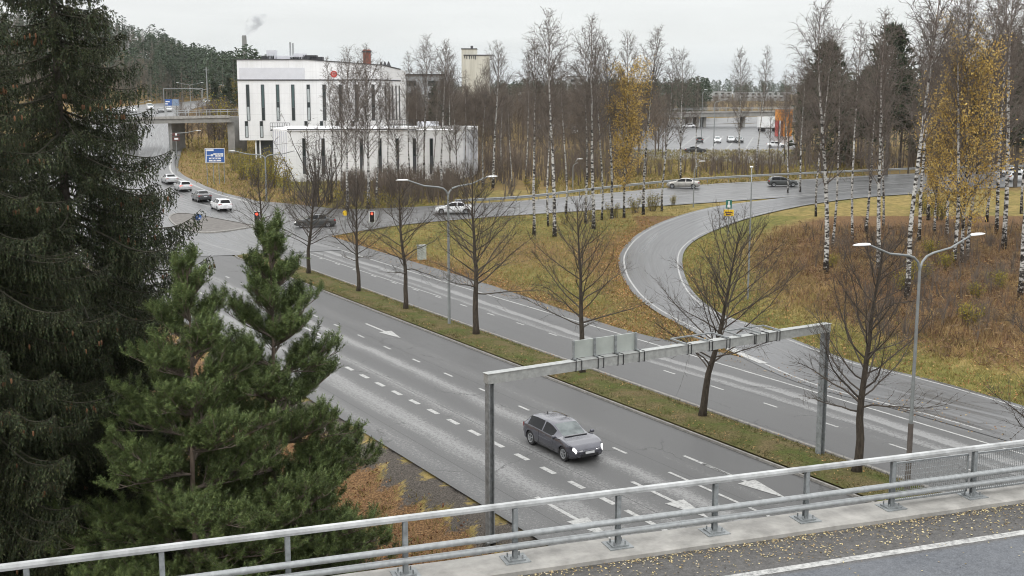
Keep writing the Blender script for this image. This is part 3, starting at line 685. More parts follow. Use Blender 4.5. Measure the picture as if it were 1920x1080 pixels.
def signal(px,yb,y0,y1,label,rot=0):
    P=at(px,yb);D=P[1];e=empty('traffic_light',P,facing(P)+rot);tag(e,label,'traffic light','traffic lights at the junction')
    za=zpx(y1,D)-P[2];zb=zpx(y0,D)-P[2];h=zb-za
    mb=MB();mb.tube([(0,.1,-.2),(0,.1,zb)],.055,8);mb.build('post',M['pole'],e)
    mb=MB();mb.box((0,-.06,(za+zb)/2),(h*.42,.2,h));hd=mb.build('housing',M['sigdark'],e)
    mb=MB();mb.box((0,.055,(za+zb)/2),(h*.62,.02,h*1.08));mb.build('backing_board',M['white'],e)
    for i in range(3):
        z=zb-h*(.19+.31*i);mb=MB();mb.lathe([(0,-.0),(h*.11,0),(h*.11,.03),(0,.04)],14,(0,-.17,z),axis='y');mb.build('lens',M['tl_red'] if i==0 else M['sigdark'],hd)
        mb=MB();a=np.linspace(-.3,math.pi+.3,9);mb.grid([[(h*.13*math.cos(t),y,z+h*.13*math.sin(t)) for t in a] for y in(-.16,-.36)]);mb.build('visor',M['sigdark'],hd)
    return e
signal(484,470,397,419,'traffic light showing red on the pole behind the pine top')
signal(698,432,397,416,'red traffic light on the grass corner behind the bare median trees')
# cabinet on the grass, traffic island
P=at(791,487);e=empty('utility_cabinet',P,R(20));tag(e,'pale grey utility cabinet standing on the grass island','cabinet')
M['cab']=simple('pale_cabinet_paint',(.36,.39,.35),.6,var=.2,scale=3)
mb=MB();mb.box((0,0,.65),(.75,.45,1.3));mb.build('body',M['cab'],e);mb=MB();mb.box((0,0,1.34),(.85,.55,.07));mb.build('roof',M['galv'],e)
for s_ in(-1,1): mb=MB();mb.box((.185*s_,-.235,.66),(.34,.02,1.15));d=mb.build('door',M['cab'],e);mb=MB();mb.box((.06*s_,-.25,.7),(.025,.02,.14));mb.build('handle',M['dark'],d)
isl=gp([(485,426),(400,438),(345,433),(316,412),(330,402),(365,404),(430,416)])
c=isl.mean(0);n_=len(isl);ring=smooth_poly(np.r_[isl,isl[:1]],60)[:,:2]
M['islandpave']=simple('island_paving',(.13,.12,.11),.85,var=.3,scale=2)
mb=MB();ins=c+(ring-c)*.95;zi=H(c[0],c[1]);mb.add(np.r_[np.c_[ins,H(ins[:,0],ins[:,1])+.15],[[*c,zi+.18]]],None,[(i,(i+1)%60,60) for i in range(60)])
io=mb.build('traffic_island',M['islandpave']);struct(io)
mb=MB();rows=[]
for k_,dz in((1.0,-.02),(.995,.15),(.94,.165)): q=c+(ring-c)*k_;rows.append(np.c_[q,H(q[:,0],q[:,1])+dz+.04])
V=np.stack(rows,1);V=np.r_[V,V[:1]];mb.grid(V);mb.build('kerb',M['kerb'],io)
# guard rail beyond the crossing road
e=empty('guard_rail',(0,0,0));tag(e,'long galvanised guard rail behind the crossing road','guard rail')
G_=gp([(2000,318),(1800,322),(1600,330),(1480,336),(1310,346),(1150,362),(1000,380),(860,389)]);G_=smooth_poly(G_,120)[:,:2];c0=np.array([0,0.])
t_=np.gradient(G_,axis=0);t_/=np.linalg.norm(t_,axis=1)[:,None];nn=np.stack([-t_[:,1],t_[:,0]],-1);nn*=np.sign((nn*G_).sum(1))[:,None];G_=G_+nn*1.3
z=H(G_[:,0],G_[:,1]);mb=MB();mb.grid(np.stack([np.c_[G_-nn*d,z+h] for d,h in((0,.5),(.06,.55),(.06,.63),(0,.67),(.06,.72),(.06,.8),(0,.85))],1));mb.build('rail',M['galv'],e)
for i in range(0,120,2): mb=MB();mb.box((*(G_[i]+nn[i]*.07),z[i]+.35),(.1,.06,.9));mb.build('post',M['galvd'],e)
# ---------------------------------------------------------------- buildings
M['wallw']=simple('white_render',(.68,.69,.71),.7,var=.05,scale=.6,detail=8)
def facadem():
    m,nt,b=newmat('white_render');v=objvec(nt,scale=(1,1,1));sp=nd(nt,'ShaderNodeSeparateXYZ');nt.links.new(v,sp.inputs[0])
    h=math_(nt,'ADD',sp.outputs[0],math_(nt,'MULTIPLY',sp.outputs[1],.7))
    jx=math_(nt,'LESS_THAN',math_(nt,'FRACT',math_(nt,'DIVIDE',h,2.45)),.018);jz=math_(nt,'LESS_THAN',math_(nt,'FRACT',math_(nt,'DIVIDE',sp.outputs[2],1.9)),.022)
    j=math_(nt,'MAXIMUM',jx,jz);st=noise(nt,1.0,6,.65,objvec(nt,scale=(1.3,1.3,.06)));n=noise(nt,.35,5,.6,v)
    c=ramp(nt,st.outputs['Fac'],[(.3,(.72,.725,.73)),(.5,(.77,.775,.785)),(.7,(.80,.805,.815))]);f=ramp(nt,n.outputs['Fac'],[(.3,.93),(.7,1.03)])
    c=mixc(nt,1.0,c.outputs[0],f.outputs[0],'MULTIPLY');nt.links.new(mixc(nt,math_(nt,'MULTIPLY',j,.4),c,(.36,.36,.37)),b.inputs['Base Color']);b.inputs['Roughness'].default_value=.65;return m
M['wallw']=facadem()
M['wallg']=simple('pale_grey_cladding',(.60,.61,.65),.6,var=.05,scale=.8)
M['roofd']=simple('dark_roof_edge',(.05,.05,.055),.7)
M['win']=glassm('window_glass',(.022,.032,.033),.08)
M['wing']=glassm('greenish_window_glass',(.06,.10,.10),.1)
M['blind']=simple('window_blind',(.42,.46,.47),.5,var=.1)
M['winf']=simple('dark_window_frame',(.06,.065,.07),.5)
def px2x(px,D,py=200): return xpx(px,D,py)
def window(mb_parent,x0,x1,z0,z1,y,segs,par):
    """recess frame, then glazing split in stacked segments"""
    mb=MB();t=.09
    for a in(((x0+x1)/2,y-.03,z1-t/2),(x1-x0,.1,t)),(((x0+x1)/2,y-.03,z0+t/2),(x1-x0,.1,t)),((x0+t/2,y-.03,(z0+z1)/2),(t,.1,z1-z0-2*t)),((x1-t/2,y-.03,(z0+z1)/2),(t,.1,z1-z0-2*t)): mb.box(*a)
    f=mb.build('window',M['winf'],par)
    z=z1
    for h,mt in segs:
        hh=(z1-z0)*h;mb=MB();mb.box(((x0+x1)/2,y-.012,z-hh/2),(x1-x0-2*t-.004,.02,hh-.02));mb.build('pane',mt,f);z-=hh
D=215.;E1=empty('office_building',(0,0,0));tag(E1,'white four storey office block with narrow tall windows and a round red emblem','building')
x0,x1=px2x(447,D),px2x(720,D);zt=zpx(112,D);zb=zpx(263,D);zt2=zpx(126,D);y=D;dep=24.;xs=px2x(575,D);xr=px2x(752,D+13)
zg=float(H(x0+8,D))-.5
mb=MB();out=[(x0,y),(x1,y),(xr,y+13),(xr,y+dep),(x0,y+dep)]
# walls with a parapet that drops to the right
top=[zt,zt2+.25,zt2-.2,zt2-.2,zt]
n=len(out);lo=[(*p,zb) for p in out];hi=[(*p,z) for p,z in zip(out,top)]
mb.add(np.r_[lo,hi],[(i,(i+1)%n,n+(i+1)%n,n+i) for i in range(n)],[(0,2,1),(0,3,2),(0,4,3)])
# front parapet stays level up to the step
mb.add([(x0,y-.004,zt2),(xs,y-.004,zt2),(xs,y-.004,zt),(x0,y-.004,zt)],[(0,1,2,3)])
mb.add([(xs,y-.004,zt2),(x1,y-.004,zt2),(x1,y-.004,zt2+.3),(xs,y-.004,zt)],[(0,1,2,3)]);wl=mb.build('wall',M['wallw'],E1)
mb=MB();mb.add([(x0+.1,y+.1,zt-.3),(x1,y+.1,zt2-.1),(xr-.1,y+dep-.1,zt2-.3),(x0+.1,y+dep-.1,zt-.3)],[(0,1,2,3)]);mb.beam((x0-.1,y-.06,zt+.06),(xs,y-.06,zt+.06),.3,.14);mb.beam((xs,y-.06,zt+.06),(x1,y-.06,zt2+.36),.3,.14);mb.beam((x1,y-.06,zt2+.36),(xr,y+13,zt2-.1),.3,.14);mb.build('roof',M['roofd'],E1)
mb=MB();mb.box(((x0+xs)/2+.1,y-.03,(zpx(150,D)+zpx(127,D))/2+.05),(xs-x0-.6,.05,zpx(127,D)-zpx(149,D)));mb.build('cladding_panel',M['wallg'],E1)
zl=zpx(150,D);mb=MB();mb.box(((x0+x1)/2,y-.08,zl),(x1-x0,.18,.2));mb.beam((x1,y-.08,zl),(xr,y+12.9,zl),.18,.2);mb.build('string_course',M['roofd'],E1)
for i,pc in enumerate((465.5,493.5,521.5,550,579,608.5,639,669,700)):
    a=px2x(pc-3.1,D);b=px2x(pc+3.1,D)
    segs=[(.62,M['win']),(.38,M['blind'])] if i==0 else [(.63,M['wing']),(.37,M['win'])] if i in(1,3) else [(.48,M['wing']),(.16,M['win']),(.36,M['blind'])] if i==2 else [(.13,M['win']),(.36,M['blind']),(.15,M['win']),(.36,M['blind'])] if i==4 else [(.64,M['win']),(.36,M['winf'])]
    window(None,a,b,zpx(226,D),zpx(158.5,D),y,segs,E1)
for i,pc in enumerate((461,489,573,602,632,661)):
    a=px2x(pc-3,D);b=px2x(pc+3,D);window(None,a,b,zpx(258,D) if i<2 else zpx(240,D),zpx(227,D),y,[(.3,M['win']),(.7,M['blind'])] if i<2 else [(1,M['win'])],E1)
dirx=np.array([xr-x1,13.,0]);Ls=np.linalg.norm(dirx);dirx/=Ls;nx=np.array([dirx[1],-dirx[0],0])
for k in range(5):
    c=np.array([x1,y,0])+dirx*Ls*(.1+.2*k);mb=MB();mb.box((c+nx*.03)*[1,1,0]+np.array([0,0,(zpx(160,D)+zpx(226,D))/2]),(.75,.08,zpx(160,D)-zpx(226,D)),rz=math.atan2(dirx[1],dirx[0]));mb.build('window',M['winf'],E1)
# red round emblem with a pale ring mark
ec=(px2x(627.5,D),y-.06,zpx(139,D));r_=6.2/F*D
mb=MB();mb.lathe([(0,-.04),(r_,-.04),(r_,.06),(0,.06)],32,ec,axis='y');em=mb.build('emblem',M['red'],E1)
mb=MB();a=np.linspace(-.5,math.pi+.9,13);mb.grid([[(ec[0]+rr*math.cos(t)*.9,ec[1]-.06,ec[2]+rr*math.sin(t)+.05) for t in a] for rr in(r_*.35,r_*.55)]);mb.box((ec[0]+.02,ec[1]-.065,ec[2]-.2),(.1,.02,.35));mb.build('emblem_mark',simple('emblem_mark',(.55,.3,.28),.5),em)
# recessed ground floor, columns, balcony, rooftop plant
mb=MB();mb.box(((x0+x1)/2+1,y+6.5,(zb+zg)/2),(x1-x0-3,9,zb-zg-.04));mb.build('ground_floor',M['winf'],E1)
for px in(476,484): mb=MB();mb.tube([(px2x(px,D),y+.6,zg),(px2x(px,D),y+.6,zb)],.14,8);mb.build('column',M['wallw'],E1)
xb0,xb1=px2x(509,D),px2x(545,D);zk=zpx(242,D)
mb=MB();mb.box(((xb0+xb1)/2,y-.9,zk-.15),(xb1-xb0,1.7,.25))
for t in np.linspace(0,1,9): mb.box((xb0+(xb1-xb0)*t,y-1.7,zk+.6),(.06,.06,1.1))
mb.box(((xb0+xb1)/2,y-1.7,zk+1.15),(xb1-xb0,.09,.09));mb.box(((xb0+xb1)/2,y-1.7,zk+.5),(xb1-xb0,.06,.06));mb.build('balcony',M['winf'],E1)
for px,w_,h_,mt in((507,2.4,1.2,'roofd'),(513,1.6,2.2,'wallg'),(540,3.0,1.2,'wallg'),(566,2.2,1.6,'wallg'),(562,2.6,1.0,'roofd'),(585,2.4,1.3,'roofd'),(597,2.2,1.0,'roofd')):
    mb=MB();c=(px2x(px,D+7),y+7,zt-.3+h_/2);mb.box(c,(w_,2,h_))
    for q in np.linspace(-.4,.4,5): mb.box((c[0]+q*w_,y+5.97,c[2]),(w_*.06,.06,h_*.7))
    mb.build('rooftop_unit',M[mt],E1)
for px in(547.5,552.5): mb=MB();mb.tube([(px2x(px,D+8),y+8,zt-.4),(px2x(px,D+8),y+8,zpx(79 if px<550 else 81,D+8))],.16,8);mb.build('antenna_mast',M['galv'],E1)
M['brick']=simple('red_brick',(.30,.10,.07),.8,var=.3,scale=9)
mb=MB();c=(px2x(690,D+10),y+10);mb.box((*c,(zt2+zpx(98,D+10))/2-.5),(1.3,1.3,zpx(98,D+10)-zt2+2));ch=mb.build('chimney',M['brick'],E1);mb=MB();mb.box((*c,zpx(98,D+10)+.12),(1.6,1.6,.3));mb.build('cap',M['roofd'],ch)
for px in(672,716,723,730): mb=MB();mb.lathe([(.5,0),(.42,.7),(.1,1.5),(0,1.6)],8,(px2x(px,D+9),y+9,zt2-.3));mb.build('roof_vent',M['roofd'],E1)
# low wing
D2=180.;E2=empty('low_wing_building',(0,0,0));tag(E2,'low white wing with tall dark slit windows and a roof terrace railing','building')
wx0,wx1=px2x(537,D2),px2x(850,D2);wz=zpx(244,D2);wg=float(H(-20,D2))-1.5
mb=MB();mb.poly([(px2x(510,D2+10),D2+10),(wx0,D2),(wx1-3,D2),(wx1,D2+1.2),(px2x(868,D2+5),D2+5),(px2x(884,D2+10),D2+10),(px2x(894,D2+16),D2+16),(px2x(896,D2+24),D2+24),(px2x(510,D2+10),D2+24)],wg,wz);mb.build('wall',M['wallw'],E2)
mb=MB();mb.beam((wx0,D2-.1,wz),(wx1-12,D2-.1,wz+.02),.3,.16);mb.beam((wx1-12,D2-.1,wz),(wx1-3,D2-.1,wz+.45),.3,.4);mb.beam((wx1-3,D2-.1,wz+.4),(wx1,D2+1.1,wz+.4),.3,.5);mb.beam((wx1,D2+1.1,wz+.4),(px2x(868,D2+5),D2+4.9,wz+.2),.3,.6);mb.beam((px2x(868,D2+5),D2+4.9,wz+.2),(px2x(884,D2+10),D2+9.9,wz),.3,.5);mb.beam((px2x(884,D2+10),D2+9.9,wz),(px2x(894,D2+16),D2+16,wz-.2),.3,.4);mb.build('parapet',M['wallw'],E2)
mb=MB();mb.beam((wx0,D2-.16,wz+.1),(px2x(780,D2),D2-.16,wz+.12),.2,.14);mb.build('roof_edge',M['roofd'],E2)
for pc in(568,604,676,711,743.5,776,808): window(None,px2x(pc-3.2,D2),px2x(pc+3.2,D2),zpx(326,D2),zpx(259.5,D2),D2,[(.5,M['win']),(.5,M['winf'])],E2)
# ribbed end walls
for (a,b,n_) in(((px2x(510,D2+10),D2+10),(wx0,D2),7),((px2x(868,D2+5),D2+5),(px2x(884,D2+10),D2+10),6),((px2x(884,D2+10),D2+10),(px2x(894,D2+16),D2+16),6)):
    mb=MB();a=np.array(a);b=np.array(b);t=(b-a)/np.linalg.norm(b-a);nn=np.array([t[1],-t[0]])
    for f_ in np.linspace(.06,.94,n_): c=a+(b-a)*f_+nn*.06;mb.box((*c,(wz+wg)/2),(.12,.16,wz-wg-.5),rz=math.atan2(t[1],t[0]))
    mb.build('cladding_rib',M['wallg'],E2)
rx0,rx1=px2x(733,D2+3),px2x(776,D2+3)
mb=MB()
for t in np.linspace(0,1,15): mb.box((rx0+(rx1-rx0)*t,D2+3,wz+.75),(.06,.06,1.5))
for z in(.75,1.5): mb.box(((rx0+rx1)/2,D2+3,wz+z),(rx1-rx0,.08,.08))
mb.build('terrace_railing',M['winf'],E2)
mb=MB();mb.box((px2x(800,D2+9),D2+12,wz+.5),(3.2,3,1.0));mb.build('rooftop_unit',M['wallg'],E2)
# grain silo, power-plant chimney with its smoke, far buildings
M['silo']=None
def silom():
    m,nt,b=newmat('stained_pale_concrete');v=objvec(nt,scale=(.25,.25,.02));n=noise(nt,1.6,6,.65,v)
    r=ramp(nt,n.outputs['Fac'],[(.3,(.40,.39,.33)),(.55,(.57,.56,.50)),(.75,(.63,.63,.58))]);nt.links.new(r.outputs[0],b.inputs['Base Color']);b.inputs['Roughness'].default_value=.85;return m
M['silo']=silom()
D=600.;e=empty('silo_tower',(0,0,0));tag(e,'pale concrete silo tower with a stepped top rising behind bare trees','silo')
a,b,c=px2x(866,D),px2x(894,D),px2x(918,D);g0=float(H(a,D))-1
mb=MB();mb.poly([(a,D),(b,D),(b,D+14),(a,D+14)],g0,zpx(92,D));mb.build('tower',M['silo'],e)
mb=MB();n_=4;wd=(c-b)/n_
mb.poly([(a+.9,D-1.2),(c,D-1.2),(c,D+10),(b+.02,D+10),(b+.02,D-.02),(a+.9,D-.02)],g0,zpx(104,D));mb.build('bin_block',M['silo'],e)
mb=MB();mb.box(((a+b)/2,D+5,zpx(91.5,D)),(b-a+.4,10.5,.5));mb.box((px2x(885,D),D+2,zpx(90,D)+.3),(1.2,1.2,1.6));mb.box(((b+c)/2-2,D-1.2,zpx(103.6,D)),(c-b+9,.6,.5));mb.build('roof_edge',M['roofd'],e)
mb=MB()
for i,px in enumerate((872,876,881,885,889,892)): mb.box((px2x(px,D),D-1.28,zpx(107+(i%2)*.6,D)),(.45,.08,1.3+(i%3)*.4))
mb.build('lettering',M['winf'],e)
D=900.;e=empty('power_plant_chimney',(0,0,0));tag(e,'tall grey industrial chimney above the forest ridge','chimney')
cx=px2x(462.5,D);mb=MB();mb.tube([(cx,D,0),(cx,D,zpx(68,D))],[2.2,1.75],16);mb.build('shaft',simple('grey_chimney',(.20,.21,.21),.8),e)
mb=MB()
for q in(-1,0,1): mb.tube([(cx+q*.9,D,zpx(68,D)),(cx+q*.9,D,zpx(66,D))],.35,8)
mb.build('flue',M['winf'],e)
def smokem():
    m,nt,b=newmat('smoke');nt.nodes.remove(b);v=nd(nt,'ShaderNodeVolumePrincipled');v.inputs['Color'].default_value=(.8,.82,.85,1);tcx=nd(nt,'ShaderNodeTexCoord')
    n=noise(nt,.16,4,.6,tcx.outputs['Object']);r=ramp(nt,n.outputs['Fac'],[(.45,0),(.62,.16)]);nt.links.new(r.outputs[0],v.inputs['Density'])
    nt.links.new(v.outputs[0],nt.nodes['Material Output'].inputs['Volume']);return m
mb=MB();P=[(cx+px2x(460+dx,D)-px2x(460,D),D,zpx(py,D)) for dx,py in((2.5,65),(9,58),(14,50),(18,42),(30,36),(48,30))];mb.tube(P,[1.5,4,5.5,5.5,5,1.5],12)
sm=mb.build('smoke',smokem());tag(sm,kind='stuff')
def farblock(px0,px1,py0,D,dep,label,mat,rows,wmat):
    e=empty('far_building',(0,0,0));tag(e,label,'building');a,b=px2x(px0,D),px2x(px1,D);zt=zpx(py0,D);g0=float(H((a+b)/2,D))-1
    mb=MB();mb.poly([(a,D),(b,D),(b,D+dep),(a,D+dep)],g0,zt);mb.build('wall',mat,e);mb=MB();mb.box(((a+b)/2,D+dep/2,zt+.15),(b-a+.8,dep+.8,.4));mb.build('roof',M['roofd'],e)
    for r_ in range(rows):
        z=zt-2.2-3.3*r_
        if z<g0+1: break
        n_=max(2,int((b-a)/5));
        for i in range(n_): x=a+(b-a)*(i+.5)/n_;mb=MB();mb.box((x,D-.03,z),(2.6,.08,1.4));mb.build('window',wmat,e)
    return e
farblock(752,832,141,330,16,'grey block with dark window bands right of the white office','x' and simple('mid_grey_wall',(.33,.35,.37),.7,var=.08),4,M['win'])
M['pale']=simple('pale_far_wall',(.38,.40,.41),.7,var=.08)
farblock(1336,1372,171,1100,30,'long pale flat block on the horizon left of the two slim birches',M['pale'],2,M['win'])
farblock(1385,1480,172,1150,30,'long pale low block on the horizon above the orange block',M['pale'],2,M['win'])
farblock(1066,1098,144,700,20,'pale flats peeping out between the birch crowns',M['pale'],3,M['win'])
farblock(972,992,172,520,10,'small pale house among the brown trees',M['pale'],2,M['win'])
# orange block, long white trailer
D=float(at(1473,256)[1]);M['orange']=simple('orange_panel',(.62,.24,.035),.5,var=.12,scale=1);e=empty('orange_block',(0,0,0));tag(e,'orange flat roofed block with dark openings at its foot','building')
a,b=px2x(1460,D),px2x(1487,D);z1=zpx(205,D);z0=float(H(a,D))-.4;zm=zpx(226,D)
mb=MB();mb.poly([(a,D),(b,D),(b,D+4),(a,D+4)],zm,z1);mb.build('box',M['orange'],e)
mb=MB();mb.poly([(a,D+.2),(a+.35,D+.2),(a+.35,D+3.8),(a,D+3.8)],z0,zm-.002);mb.build('leg',M['red'],e)
mb=MB();mb.poly([(a+1.6,D+.2),(b,D+.2),(b,D+3.8),(a+1.6,D+3.8)],z0,zm-.002);mb.build('leg',M['orange'],e)
mb=MB();mb.box(((a+b)/2,D+2,z1+.1),(b-a+.15,4.2,.2));[mb.box((a+(b-a)*f_,D-.02,z1+.35),(.06,.06,.7)) for f_ in(.5,.62,.72,.98)];mb.build('roof',M['pale'],e)
mb=MB()
for i in range(7): t=rng.random();mb.box((a+.6+(b-a-1.2)*t,D-.03,zm+.4+rng.random()*(z1-zm-.9)),(.5+rng.random()*.5,.06,.22+.2*rng.random()))
mb.build('lettering',simple('dark_orange_mark',(.28,.09,.02),.5),e)
e=empty('truck_trailer',(0,0,0));tag(e,'long white box trailer parked left of the orange block','trailer')
D=float(at(1440,247)[1]);a,b=px2x(1424,D),px2x(1459,D);z1=zpx(219,D);z0=zpx(239,D);zg_=float(H(a,D))
mb=MB();mb.poly([(a,D),(b,D-1.2),(b,D+1.3),(a,D+2.5)],z0,z1);mb.build('box',M['white'],e);mb=MB();mb.poly([(a+.3,D+.3),(b-.1,D-.9),(b-.1,D+1.1),(a+.3,D+2.3)],z0-.35,z0-.01);mb.build('chassis',M['dark'],e)
M['tyre']=simple('tyre_rubber',(.018,.018,.019),.85,var=.2)
for f_ in(.12,.2,.28,.85):
    for dy in(.25,2.1): mb=MB();mb.lathe([(.12,-.14),(.42,-.14),(.5,-.08),(.5,.08),(.42,.14),(.12,.14)],16,(a+(b-a)*f_,D+dy-1.2*f_,zg_+.48),axis='y');mb.build('wheel',M['tyre'],e)
# far bridges
def flatbridge(name,label,p0,p1,D0,D1,thick,py0,py1,piers,mat,rail=True,wid=8,gz=0):
    e=empty(name,(0,0,0));tag(e,label,'bridge');a=np.array([px2x(p0,D0),D0,zpx(py0,D0)]);b=np.array([px2x(p1,D1),D1,zpx(py1,D1)])
    mb=MB();mb.beam(a-[0,0,thick/2],b-[0,0,thick/2],wid,thick);mb.build('deck',mat,e)
    t=(b-a)/np.linalg.norm(b-a);nn=np.array([t[1],-t[0],0]);nn*=-np.sign(nn[1])
    mb=MB();mb.beam(a+nn*(wid/2+.1)+[0,0,.05],b+nn*(wid/2+.1)+[0,0,.05],.35,.5);mb.build('edge_beam',M['concrete'],e)
    if rail:
        mb=MB();L=np.linalg.norm(b-a)
        for sd_ in(-1,1):
            o_=nn*(wid/2)*sd_
            for h in(.75,1.15): mb.beam(a+o_+[0,0,h+.2],b+o_+[0,0,h+.2],.07,.08)
            for q in np.arange(0,L,2.2): mb.box(a+t*q+o_+[0,0,.75],(.08,.08,1.1))
        mb.build('railing',M['galv'],e)
    for f_,w_ in piers:
        c=a+(b-a)*f_;g0=float(H(c[0],c[1]))-.5;mb=MB();mb.box((c[0],c[1],(g0+c[2]-thick)/2),(w_,wid*.7,c[2]-thick-g0),rz=math.atan2(t[1],t[0]));mb.build('pier',mat,e)
    return e
M['concd']=simple('weathered_concrete',(.25,.245,.23),.9,var=.25,scale=.6,detail=7)
flatbridge('road_bridge','concrete road bridge crossing the highway below the wooded hill',60,446,236,228,1.05,226,218,((.47,.9),(.992,1.4),(.705,.7)),M['concd'])
flatbridge('road_bridge','low flat bridge far off behind the parking area',1000,1560,400,400,1.6,214,207,[(f_,.9) for f_ in(.42,.52,.545,.57,.7,.85)],M['concd'],wid=10)
e=empty('overhead_sign',(0,0,0));tag(e,'blue overhead road sign on a gantry above the hill road','sign');D=330.
a,b=px2x(310,D),px2x(336,D);zz=zpx(198,D);z1=zpx(186,D);gg=float(H(a,D))
mb=MB();mb.box(((a+b)/2-1.0,D,(zz+z1)/2),((b-a)*.5,.12,z1-zz));mb.build('panel',M['blue'],e);mb=MB();mb.box((b-(b-a)*.22,D,(zz+z1)/2),((b-a)*.5,.12,z1-zz));mb.build('panel',simple('faded_blue_panel',(.2,.27,.38),.5),e)
mb=MB();mb.box(((a+b)/2-1.2,D-.09,(zz+z1)/2+.2),((b-a)*.3,.04,.3));mb.box(((a+b)/2-1.5,D-.09,(zz+z1)/2-.4),((b-a)*.2,.04,.3));mb.build('lettering',M['white'],e)
mb=MB();mb.tube([(b-.8,D+.1,gg-.5),(b-.8,D+.1,z1)],.12,8);mb.build('post',M['pole'],e)
e=empty('overhead_gantry',(0,0,0));tag(e,'thin grey portal gantry over the far hill road','gantry');D=380.
a,b=px2x(308,D),px2x(381,D);z1=zpx(166,D);mb=MB();mb.beam((a,D,z1),(b,D,z1),.25,.25);mb.build('beam',M['pole'],e)
for x in(a,b): g0=float(H(x,D))-.5;mb=MB();mb.tube([(x,D,g0),(x,D,z1)],.12,8);mb.build('post',M['pole'],e)
e=empty('utility_pole',at(391,232));D=e.location[1];tag(e,'tall bare utility pole beside the far bridge','pole');mb=MB();mb.tube([(0,0,-.5),(0,0,zpx(126,D)-e.location[2])],[.2,.14],8);mb.build('pole',M['pole'],e);mb=MB();mb.box((0,0,zpx(131,D)-e.location[2]),(1.6,.12,.12));mb.build('crossarm',M['pole'],e)
# ---------------------------------------------------------------- vehicles
def paint(name,c,metal=.25,rough=.3): 
    m,nt,b=newmat(name);v=objvec(nt);n=noise(nt,2.5,5,.6,v);r=ramp(nt,n.outputs['Fac'],[(.3,[a*.8 for a in c]),(.7,[min(1,a*1.12) for a in c])]);sp=nd(nt,'ShaderNodeSeparateXYZ');nt.links.new(v,sp.inputs[0])
    g=ramp(nt,math_(nt,'ADD',sp.outputs[2],math_(nt,'MULTIPLY',n.outputs['Fac'],.25)),[(.3,1),(.62,0)])   # road grime low on the sills
    col=mixc(nt,math_(nt,'MULTIPLY',g.outputs[0],.45),r.outputs[0],(.07,.065,.06));nt.links.new(col,b.inputs['Base Color']);b.inputs['Metallic'].default_value=metal;b.inputs['Roughness'].default_value=rough;b.inputs['Coat Weight'].default_value=1.0;b.inputs['Coat Roughness'].default_value=.08;return m
M['trim']=simple('black_trim',(.015,.015,.016),.55);M['cglass']=glassm('car_glass',(.006,.007,.008),.08,.18)
def wscr():
    m,nt,b=newmat('windscreen_glass');v=objvec(nt);n=noise(nt,2.2,3,.5,v);r=ramp(nt,n.outputs['Fac'],[(.35,(.05,.065,.068)),(.65,(.13,.155,.155))]);nt.links.new(r.outputs[0],b.inputs['Base Color']);b.inputs['Roughness'].default_value=.06;b.inputs['Specular IOR Level'].default_value=.8;return m
M['wscreen']=wscr()
M['rimd']=simple('dark_rim_dish',(.05,.05,.052),.5,.4);M['rim']=simple('alloy_rim',(.40,.41,.42),.35,.7);M['hl_on']=simple('lit_headlight',(1,.98,.95),.3,emit=1.1,var=.02);M['hl']=simple('headlight_lens',(.6,.62,.63),.15,var=.1);M['tl']=simple('tail_lamp',(.30,.02,.02),.25);M['tl_on']=simple('lit_tail_lamp',(.9,.06,.04),.3,emit=1.5)
M['plate']=simple('plate_white',(.62,.63,.64),.5,var=.05)
PROF={ # x from rear(-.5) to front(.5) as fraction of L: roof line z, belt z, fraction of half-width at roof
 'hatch':dict(top=[(-.5,.62),(-.485,.88),(-.465,1.0),(-.40,1.28),(-.36,1.385),(-.25,1.43),(-.1,1.435),(.0,1.40),(.055,1.335),(.205,.985),(.25,.955),(.36,.895),(.44,.80),(.48,.70),(.5,.52)],belt=[(-.5,.9),(-.3,.95),(.2,.90),(.27,.93),(.4,.86),(.46,.74),(.5,.52)],roof=(-.36,.03),ws=(.04,.21),rw=(-.478,-.39),side=(-.37,.125)),
 'sedan':dict(top=[(-.5,.6),(-.49,.9),(-.46,1.02),(-.36,1.04),(-.33,1.06),(-.22,1.36),(-.16,1.425),(-.05,1.445),(.04,1.40),(.1,1.31),(.235,.985),(.28,.95),(.38,.88),(.45,.78),(.485,.68),(.5,.5)],belt=[(-.5,.86),(-.3,.96),(.2,.9),(.27,.92),(.4,.84),(.46,.72),(.5,.5)],roof=(-.17,.05),ws=(.085,.24),rw=(-.325,-.205),side=(-.27,.17)),
 'wagon':dict(top=[(-.5,.62),(-.488,.92),(-.47,1.02),(-.41,1.36),(-.375,1.44),(-.2,1.475),(-.05,1.475),(.05,1.43),(.1,1.34),(.235,.99),(.28,.955),(.38,.88),(.45,.78),(.485,.68),(.5,.5)],belt=[(-.5,.9),(-.3,.97),(.2,.9),(.27,.92),(.4,.84),(.46,.72),(.5,.5)],roof=(-.38,.05),ws=(.085,.24),rw=(-.474,-.405),side=(-.40,.17)),
 'van':dict(top=[(-.5,.7),(-.49,1.5),(-.475,1.85),(-.44,1.93),(-.2,1.95),(.1,1.95),(.2,1.88),(.36,1.2),(.4,1.12),(.46,1.0),(.49,.8),(.5,.55)],belt=[(-.5,1.05),(0,1.1),(.3,1.05),(.42,.98),(.5,.55)],roof=(-.45,.19),ws=(.205,.355),rw=(-.486,-.478),side=(.06,.27)),
}
